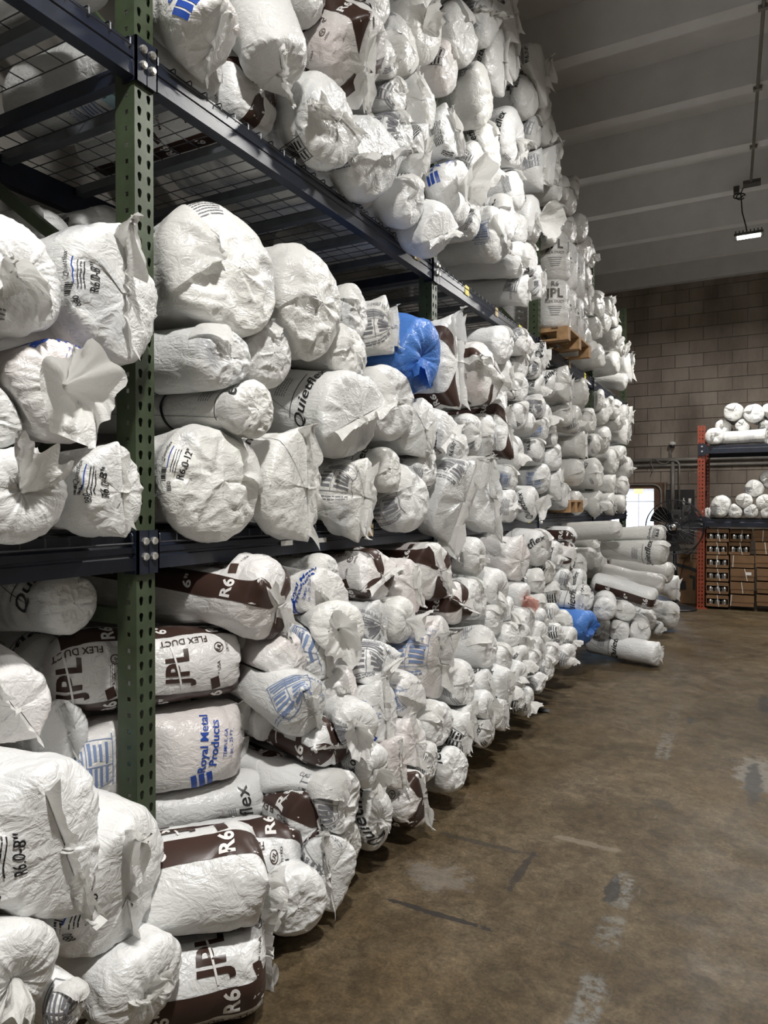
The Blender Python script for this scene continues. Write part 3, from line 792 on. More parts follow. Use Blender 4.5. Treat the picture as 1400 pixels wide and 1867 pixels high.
    if b.zone in 'FMU':
        for yk in PY:
            for xk in (FX - .04,):
                W = np.zeros((nr, 3)); W[:, 0] = xk - C[:, 0]; W[:, 1] = yk - C[:, 1]; d = np.hypot(W[:, 0], W[:, 1])
                if d.min() > b.R + .1: continue
                dirs = W / np.maximum(d, 1e-4)[:, None]; cosv = dirs @ E.T
                lim = np.where(cosv > .05, np.maximum(d - .062, .015)[:, None] / np.maximum(cosv, .05), 9.); pinv += lim ** -pw; hard = np.minimum(hard, lim)
            if abs(k.get('y', 0)) < 30:      # the braced frame between two bays
                sd_ = 1 if b.P[1] < yk else -1; ey = E[:, 1][None] * sd_; gap = (yk - C[:, 1]) * sd_ - .026
                if gap.min() < b.R + .1:
                    lim = np.where((ey > .05) & (C[:, 0] < FX + .01)[:, None], np.maximum(gap, .012)[:, None] / np.maximum(ey, .05), 9.); pinv += lim ** -pw; hard = np.minimum(hard, lim)
    base = np.maximum(base, 1e-4)
    r = (base ** -pw + pinv) ** (-1 / pw)
    # creases of the film
    Rm = float(np.mean(Rth)); b.Rm = Rm
    we = np.clip((xs + .25 * L) / (.25 * L), 0, 1)[:, None] ** 1.5
    kk = b.id
    cr = .030 * (ridge(vnoise(T + S * .35, S, 9, 4, seed + 2)) ** 3) * (.35 + .65 * we)
    cr += .022 * (ridge(vnoise(T - S * .6, S, 15, 6, seed + 3)) ** 3) * (.25 + .75 * we)
    if mid: cr += .012 * (ridge(vnoise(T + S * .9, S, 30, 10, seed + 4)) ** 2) * (.2 + .8 * we)
    cr -= .045 * (ridge(vnoise(T + .5 * S, S, 5, 4, seed + 11)) ** 9) * (.4 + .6 * we) * k.get('dn', 1.0)
    cr -= .035 * (ridge(vnoise(T - .8 * S, S, 7, 5, seed + 12)) ** 9) * (.4 + .6 * we) * k.get('dn', 1.0)
    dx = np.zeros((nr, nth))
    # crumpling of the end, not along its radii
    px_ = (base * np.cos(TH)[None] / Rm) * .3 + .5; py_ = (base * np.sin(TH)[None] / Rm) * .3 + .5
    crm = .055 * (ridge(vnoise(px_ + .3 * py_, py_ - .2 * px_, 9, 9, seed + 21)) ** 3 - .3) + .04 * (ridge(vnoise(px_ - .5 * py_, py_ + .4 * px_, 15, 15, seed + 22)) ** 3 - .3) - .05 * ridge(vnoise(px_, py_, 7, 7, seed + 23)) ** 8
    qc = np.clip(ucap * 1.25, 0, 1)[:, None]
    if b.typ != 'T': cr = cr * (1 - qc); dx_c = crm * Rm * 1.35 * np.clip((ucap[:, None] - .15) / .45, 0, 1)
    if b.typ == 'T':
        pl = ridge(vnoise(T, S * .25, 26 if mid else 16, 1, seed + 5)) ** 1.5 * .6 + ridge(vnoise(T + .03 * np.sin(S * 20), S * .3, 47 if near else 20, 1, seed + 6)) ** 1.5 * .4
        q = np.clip(ucap, 0, 1)[:, None]
        sh = np.clip(1 + xs / (.5 * Rm), 0, 1)[:, None]
        cr = cr * (1 - .6 * q) + pl * (.035 * sh + .030 * np.sin(q * PI) )
        dx += (pl - .45) * .075 * Rm * np.clip((q - .25) / .5, 0, 1) * (g[:, None] > .1)
        dx -= .22 * Rm * np.clip(1 - g / .55, 0, 1)[:, None] ** 1.5 * (q > .3)
        dx += .10 * Rm * (vnoise(T, S, 3, 2, seed + 8) - .5) * q
    elif b.typ == 'S':
        q = ucap[:, None]; al = np.broadcast_to((np.cos(TH - R_(k.get('phi', 80))))[None], (nr, nth))
        nz = vnoise((al * .5 + .5) * .96, np.where(np.sin(TH - R_(k.get('phi', 80)))[None] > 0, .9, .1) * np.ones((nr, 1)), 26 if near else 15, 1, seed + 5)
        cr = cr * (1 - .5 * q) + ridge(nz) ** 1.3 * .048 * np.clip((q - .3) / .45, 0, 1) * (1 - q ** 6)
        dx += dx_c * (1 - q ** 3)
    else:
        q = ucap[:, None]
        dx += dx_c * .75 + .16 * Rm * (vnoise(px_, py_, 4, 4, seed + 8) - .5) * q
    r = r + (cr - .028) * Rm * np.clip(g, .0, 1)[:, None] * k.get('wr', 1.0)
    r = np.maximum(np.minimum(r, np.minimum(hard, np.maximum(lim_all, .02) * .925)), .002)
    off_c = np.zeros((nr, 3))
    G = C[:, None, :] + r[:, :, None] * E[None] + dx[:, :, None] * a[None, None]
    if b.typ == 'S':   # the sealed edge is not straight
        w2 = vnoise((np.cos(TH - R_(k.get('phi', 80))) * .5 + .5) * .9, np.zeros(nth) + .5, 9, 1, seed + 9) - .5
        pd = -math.sin(R_(k.get('phi', 80))) * u + math.cos(R_(k.get('phi', 80))) * v
        G += (ucap ** 2)[:, None, None] * (w2[None, :, None] * .30 * Rm) * pd[None, None]
    b.O = b.P.copy(); Gl = (G - b.O)
    b.G = Gl; b.nr, b.nth = nr, nth
    # arc length from the shoulder
    mer = np.linalg.norm(np.diff(Gl, axis=0), axis=2).mean(axis=1); b.S = np.concatenate([[0], np.cumsum(mer)]); b.S -= b.S[i0]
    b.rl = np.maximum(np.linalg.norm(G - C[:, None, :], axis=2).mean(1), .38 * Rm); b.rl[:i0] = np.maximum(b.rl[:i0], .7 * Rm)
    # normals
    dth = np.roll(Gl, -1, 1) - np.roll(Gl, 1, 1); ds = np.gradient(Gl, axis=0); Nn = np.cross(dth, ds); Nn /= np.maximum(np.linalg.norm(Nn, axis=2, keepdims=True), 1e-9)
    sgn = np.sign(np.sum(Nn[i0 // 2] * E)); Nn *= sgn if sgn else 1; b.N = Nn
    V = Gl.reshape(-1, 3); V = np.concatenate([V, Gl[0].mean(0)[None], Gl[-1].mean(0)[None]])
    ii, jj = np.meshgrid(np.arange(nr - 1), np.arange(nth), indexing='ij'); j2 = (jj + 1) % nth
    q4 = np.stack([ii * nth + jj, ii * nth + j2, (ii + 1) * nth + j2, (ii + 1) * nth + jj], -1).reshape(-1, 4)
    if sgn < 0: q4 = q4[:, ::-1]
    if np.dot(np.cross(V[q4[0,1]] - V[q4[0,0]], V[q4[0,2]] - V[q4[0,0]]), E[0]) < 0: q4 = q4[:, ::-1]
    cb, cf = nr * nth, nr * nth + 1; J0 = np.arange(nth); J1 = (J0 + 1) % nth
    capq = np.stack([(nr - 1) * nth + J0, (nr - 1) * nth + J1, np.full(nth, cf), np.full(nth, cf)], -1)
    uv = np.zeros((len(V), 2)); uv[:nr * nth, 0] = (np.broadcast_to(np.minimum(th, 1 - th)[None] * 2 * PI * Rm, (nr, nth))).ravel(); uv[:nr * nth, 1] = np.broadcast_to(b.S[:, None], (nr, nth)).ravel()
    uv[cb, 1] = b.S[0]; uv[cf, 1] = b.S[-1]
    F = q4
    me = np_mesh(b.name, V, F, [M[k.get('c', 'w')]], True, uv)
    o = bpy.data.objects.new(b.name, me); o.location = b.O; link(o); b.obj = o
    kk = random.Random(seed)
    if b.typ == 'T': tail(b, kk, u, v)
    elif b.typ == 'S': fin(b, kk, u, v)
    else: flap(b, kk, u, v)
    if k.get('strap'):
        for vv in (k['strap'] if isinstance(k['strap'], tuple) else (k['strap'],)):
            thl = np.linspace(0, 2 * PI, 41)[:-1]; pts = b.on_surface(np.full(40, vv) + .02 * np.sin(thl), thl, .002); p2 = b.on_surface(np.full(40, vv + .014) + .02 * np.sin(thl), thl, .002)
            VV = np.concatenate([pts, p2]); J = np.arange(40); FF = np.stack([J, (J + 1) % 40, 40 + (J + 1) % 40, 40 + J], -1)
            link(bpy.data.objects.new('strap', np_mesh('strap', VV, FF, [M['strap']])), o)
    p = Print(b); pr = b.pr; to = k.get('to', kk.uniform(-25, 25)); sd = b.id
    if pr == 'J': print_J(p, to, mid, {9: (), 7: (2,)}.get(k.get('jk'), (0, 1, 2)), half=not near, jv=k.get('jv', 0))
    elif pr == 'Q': print_Q(p, to, True, k.get('inch', '8"'), sd, k.get('lv', 0))
    elif pr == '8': label_8(p, to, k.get('inch', '8"'), sd, k.get('lv', -.05))
    elif pr == 'R': print_R(p, to, k.get('lv', .06), k.get('rot', 90), k.get('sz', 1), k.get('lab', True))
    elif pr == 'L': print_L(p, to, k.get('lv', -.03), k.get('sz', 1.0), k.get('rot', 0), 'blue2', sd)
    elif pr == 'k': print_L(p, to, k.get('lv', -.04), k.get('sz', .9), k.get('rot', 0), 'grey', sd)
    elif pr == 'K': print_K(p, to, k.get('lv', -.03), sd)
    elif pr == 'q': p.text('Quietflex', 'black', k.get('lv', .06), to, k.get('rot', 90), .05, .012, .35); p.rect('black', k.get('lv', .06) + .05, to, .004, .2, 0); p.fine('grey', k.get('lv', .06) + .12, to + 5, .1, .06, 90, 5, sd)
    elif pr == 'W':
        p.text('ROYAL METAL', 'blue', .10, to, 0, .03, .03); p.text('PRODUCTS', 'blue', .10, to - 20, 0, .028, .03); p.rect('red', .10, to + 32, .10, .06)
    if k.get('tape'): p.rect('sky', .10, to - 24, .022, .020)
    p.build()
    return o
def on_surface(b, vv, th, off):
    s = np.interp(-np.asarray(vv, float), b.S, np.arange(b.nr)); t = (np.asarray(th, float) / (2 * PI) % 1.0) * b.nth
    i = np.clip(np.floor(s).astype(int), 0, b.nr - 2); fi = (s - i)[:, None]; j = np.floor(t).astype(int) % b.nth; fj = (t - np.floor(t))[:, None]; j2 = (j + 1) % b.nth
    f = lambda A: (A[i, j] * (1 - fj) + A[i, j2] * fj) * (1 - fi) + (A[i + 1, j] * (1 - fj) + A[i + 1, j2] * fj) * fi
    return f(b.G) + f(b.N) * off
Bag.on_surface = on_surface
def film_of(b): return M[{'b': 'tb'}.get(b.k.get('c', 'w'), 't') if not b.k.get('tc') else b.k['tc']]
def tail(b, rr, u, v):
    """twist of film that closes the bag and fans out"""
    k = b.k; n = 72 if b.near else 40; m = 16 if b.near else 9; R = b.Rm; tl = k.get('tl', .55) * R * rr.uniform(.8, 1.2); sp = k.get('ts', .62) * R
    c0 = b.G[-1].mean(0) - b.a * .02 * R
    td = R_(k.get('td', rr.uniform(-160, 20))); w_ = math.cos(td) * u + math.sin(td) * v
    bend = k.get('tb', rr.uniform(.35, .95)); seed = b.id * 13 + 5
    q = np.linspace(0, 1, m); th = np.arange(n) / n; T, Q = np.meshgrid(th, q)
    path = c0[None] + np.outer(tl * (q * (1 - bend * .55 * q)), b.a) + np.outer(tl * bend * q ** 1.6, w_) + np.outer(-.10 * R * q ** 2, (0, 0, 1))
    dirn = np.gradient(path, axis=0); dirn /= np.linalg.norm(dirn, axis=1)[:, None]
    e1 = np.cross(dirn, w_ + .01); e1 /= np.linalg.norm(e1, axis=1)[:, None]; e2 = np.cross(dirn, e1)
    rad = R * .055 + sp * Q ** 1.25 * (1 + .55 * (vnoise(T, Q, 7, 2, seed) - .5)) * .75
    rad *= 1 + .34 * (ridge(vnoise(T + .05 * Q, Q * .5, 15, 1, seed + 1)) - .5) * np.clip(Q * 3, .35, 1)
    fl = k.get('tf', rr.uniform(.35, .75))
    lip = ((vnoise(T, Q, 9, 1, seed + 2) - .5) * .45 + (vnoise(T, Q, 21, 1, seed + 4) - .5) * .18) * tl * Q ** 2
    cr2 = R * .16 * (ridge(vnoise(T + .1 * Q, Q, 13, 2, seed + 7)) ** 2 - .4) * np.clip(Q * 1.6, 0, 1) + R * .10 * (vnoise(T - .2 * Q, Q, 9, 4, seed + 8) - .5)
    V = path[:, None, :] + (rad * np.cos(T * 2 * PI))[..., None] * e1[:, None] + (rad * fl * np.sin(T * 2 * PI))[..., None] * e2[:, None] + (lip + cr2 * Q)[..., None] * dirn[:, None] + (cr2 * np.sign(np.sin(T * 2 * PI) + 1e-6))[..., None] * e2[:, None] * .6
    ii, jj = np.meshgrid(np.arange(m - 1), np.arange(n), indexing='ij'); j2 = (jj + 1) % n
    F = np.stack([ii * n + jj, ii * n + j2, (ii + 1) * n + j2, (ii + 1) * n + jj], -1).reshape(-1, 4)
    uv = np.stack([(np.minimum(T, 1 - T) * 2 * PI * R).ravel(), (Q * tl).ravel()], 1)
    link(bpy.data.objects.new('gathered_tail', np_mesh('gathered_tail', V.reshape(-1, 3), F, [film_of(b)], True, uv)), b.obj)
def fin(b, rr, u, v):
    """flat sealed edge with its two corners"""
    k = b.k; R = b.Rm; phi = R_(k.get('phi', 80)); n = 46 if b.near else 22; seed = b.id * 17 + 3
    A = b.G[-1]; nth = b.nth; i_p = int(round((phi / (2 * PI) % 1) * nth)) % nth; i_m = (i_p + nth // 2) % nth
    # the sealed edge runs over the last ring from one tip to the other: mean of both halves
    h1 = [A[(i_p + j) % nth] for j in range(nth // 2 + 1)]; h2 = [A[(i_p - j) % nth] for j in range(nth // 2 + 1)]
    E0 = (np.array(h1) + np.array(h2)) / 2; s = np.linspace(0, 1, len(E0)); ts = np.linspace(0, 1, n)
    # sample by length
    dl = np.concatenate([[0], np.cumsum(np.linalg.norm(np.diff(E0, axis=0), axis=1))]); dl /= dl[-1]
    base = np.stack([np.interp(ts, dl, E0[:, c]) for c in range(3)], 1)
    pd = -math.sin(phi) * u + math.cos(phi) * v; ld = math.cos(phi) * u + math.sin(phi) * v
    tau = 1 - 2 * ts                                             # +1 at the phi tip
    hgt = k.get('fh', .16) * R; m = 5; rows = []
    zz = vnoise(ts * .95, ts * 0 + .5, 22 if b.near else 12, 1, seed) - .5; fold = k.get('ff', rr.choice([-1, 1]) * rr.uniform(.2, .9))
    er = np.clip((np.abs(tau) - .72) / .28, 0, 1) ** 1.6
    earl = k.get('el', rr.uniform(.5, 1.3)); 
    for j in range(m):
        q = j / (m - 1)
        P = base + np.outer(hgt * q * (1 - .35 * abs(fold) * q) * (1 + .8 * zz + er * earl), b.a) + np.outer(hgt * q * (fold * q + .9 * zz), pd)
        P += np.outer(np.sign(tau) * er * (.10 + .24 * earl * q) * R, ld) - .03 * R * q * np.array((0, 0, 1))
        rows.append(P)
    V = np.array(rows); V[0] -= b.a * .012
    ii, jj = np.meshgrid(np.arange(m - 1), np.arange(n - 1), indexing='ij')
    F = np.stack([ii * n + jj, ii * n + jj + 1, (ii + 1) * n + jj + 1, (ii + 1) * n + jj], -1).reshape(-1, 4)
    uv = np.stack([np.tile(ts * 2 * R, m), np.repeat(np.linspace(0, hgt, m), n)], 1)
    link(bpy.data.objects.new('sealed_edge', np_mesh('sealed_edge', V.reshape(-1, 3), F, [film_of(b)], True, uv)), b.obj)
    for tip, sg, e_ in ((i_p, 1, k.get('e1', rr.random())), (i_m, -1, k.get('e2', rr.random()))):
        if e_ < .5: continue
        # an empty corner of film that stands out of the shoulder
        s0 = R * (.40 + .42 * e_); dirn = unit(ld * sg * .8 + b.a * rr.uniform(.25, .6) + np.array((0, 0, -.15)) + pd * rr.uniform(-.3, .3))
        c = A[tip] - ld * sg * .22 * R - b.a * .10 * R; ww = unit(b.a * .75 - ld * sg * .55); nn = 12 if b.near else 7; mm_ = 11 if b.near else 7; VV = []
        ph = rr.uniform(0, 6); f1, f2 = rr.uniform(3, 5), rr.uniform(6, 9)
        for i in range(nn):
            f = i / (nn - 1)
            for j in range(mm_):
                g2 = (j / (mm_ - 1) - .5) * 2; wd = (1 - f ** 1.5) * .46 * R * (1 + .12 * math.sin(5 * f + ph))
                fold = abs(((g2 * f1 * .5 + f * 1.3 + ph) % 2) - 1) - .5
                VV.append(c + dirn * s0 * f + ww * wd * g2 + pd * R * (.16 * fold * (1 - .4 * f) + .05 * math.sin(g2 * f2 + f * 7 + ph)) - b.a * .10 * R * f * f * g2)
        ii, jj = np.meshgrid(np.arange(nn - 1), np.arange(mm_ - 1), indexing='ij'); FF = np.stack([ii * mm_ + jj, ii * mm_ + jj + 1, (ii + 1) * mm_ + jj + 1, (ii + 1) * mm_ + jj], -1).reshape(-1, 4)
        link(bpy.data.objects.new('film_corner', np_mesh('film_corner', VV, FF, [film_of(b)], True, np.array([(0.1 * i, .1 * j) for i in range(nn) for j in range(mm_)]))), b.obj)
def flap(b, rr, u, v):
    """loose lip of film folded over the end, held by tape"""
    k = b.k; R = b.Rm; n, m = (18, 12) if b.near else (10, 7); th0 = R_(k.get('fa', rr.uniform(20, 120))); seed = b.id * 19 + 7
    T, Q = np.meshgrid(np.linspace(-1, 1, n), np.linspace(0, 1, m)); half = k.get('fw', rr.uniform(.55, .95))
    vv = .10 * R - Q * (1.05 * R) * (1 - .25 * np.abs(T) ** 2); th = th0 + T * half * (1 - .35 * Q)
    lift = .006 + .13 * R * Q ** 1.4 * (.4 + 1.2 * vnoise(T * .4 + .5, Q, 5, 2, seed)) * k.get('fl', 1)
    P = b.on_surface(vv.ravel(), th.ravel(), 0) 
    s = np.interp(-vv.ravel(), b.S, np.arange(b.nr)).astype(int).clip(0, b.nr - 1); t = ((th.ravel() / (2 * PI) % 1) * b.nth).astype(int) % b.nth
    P = P + (b.N[s, t] * .6 + b.a * .4) * lift.ravel()[:, None]
    ii, jj = np.meshgrid(np.arange(m - 1), np.arange(n - 1), indexing='ij'); FF = np.stack([ii * n + jj, ii * n + jj + 1, (ii + 1) * n + jj + 1, (ii + 1) * n + jj], -1).reshape(-1, 4)
    link(bpy.data.objects.new('folded_flap', np_mesh('folded_flap', P, FF, [film_of(b)], True, np.stack([T.ravel() * R, Q.ravel() * R], 1))), b.obj)

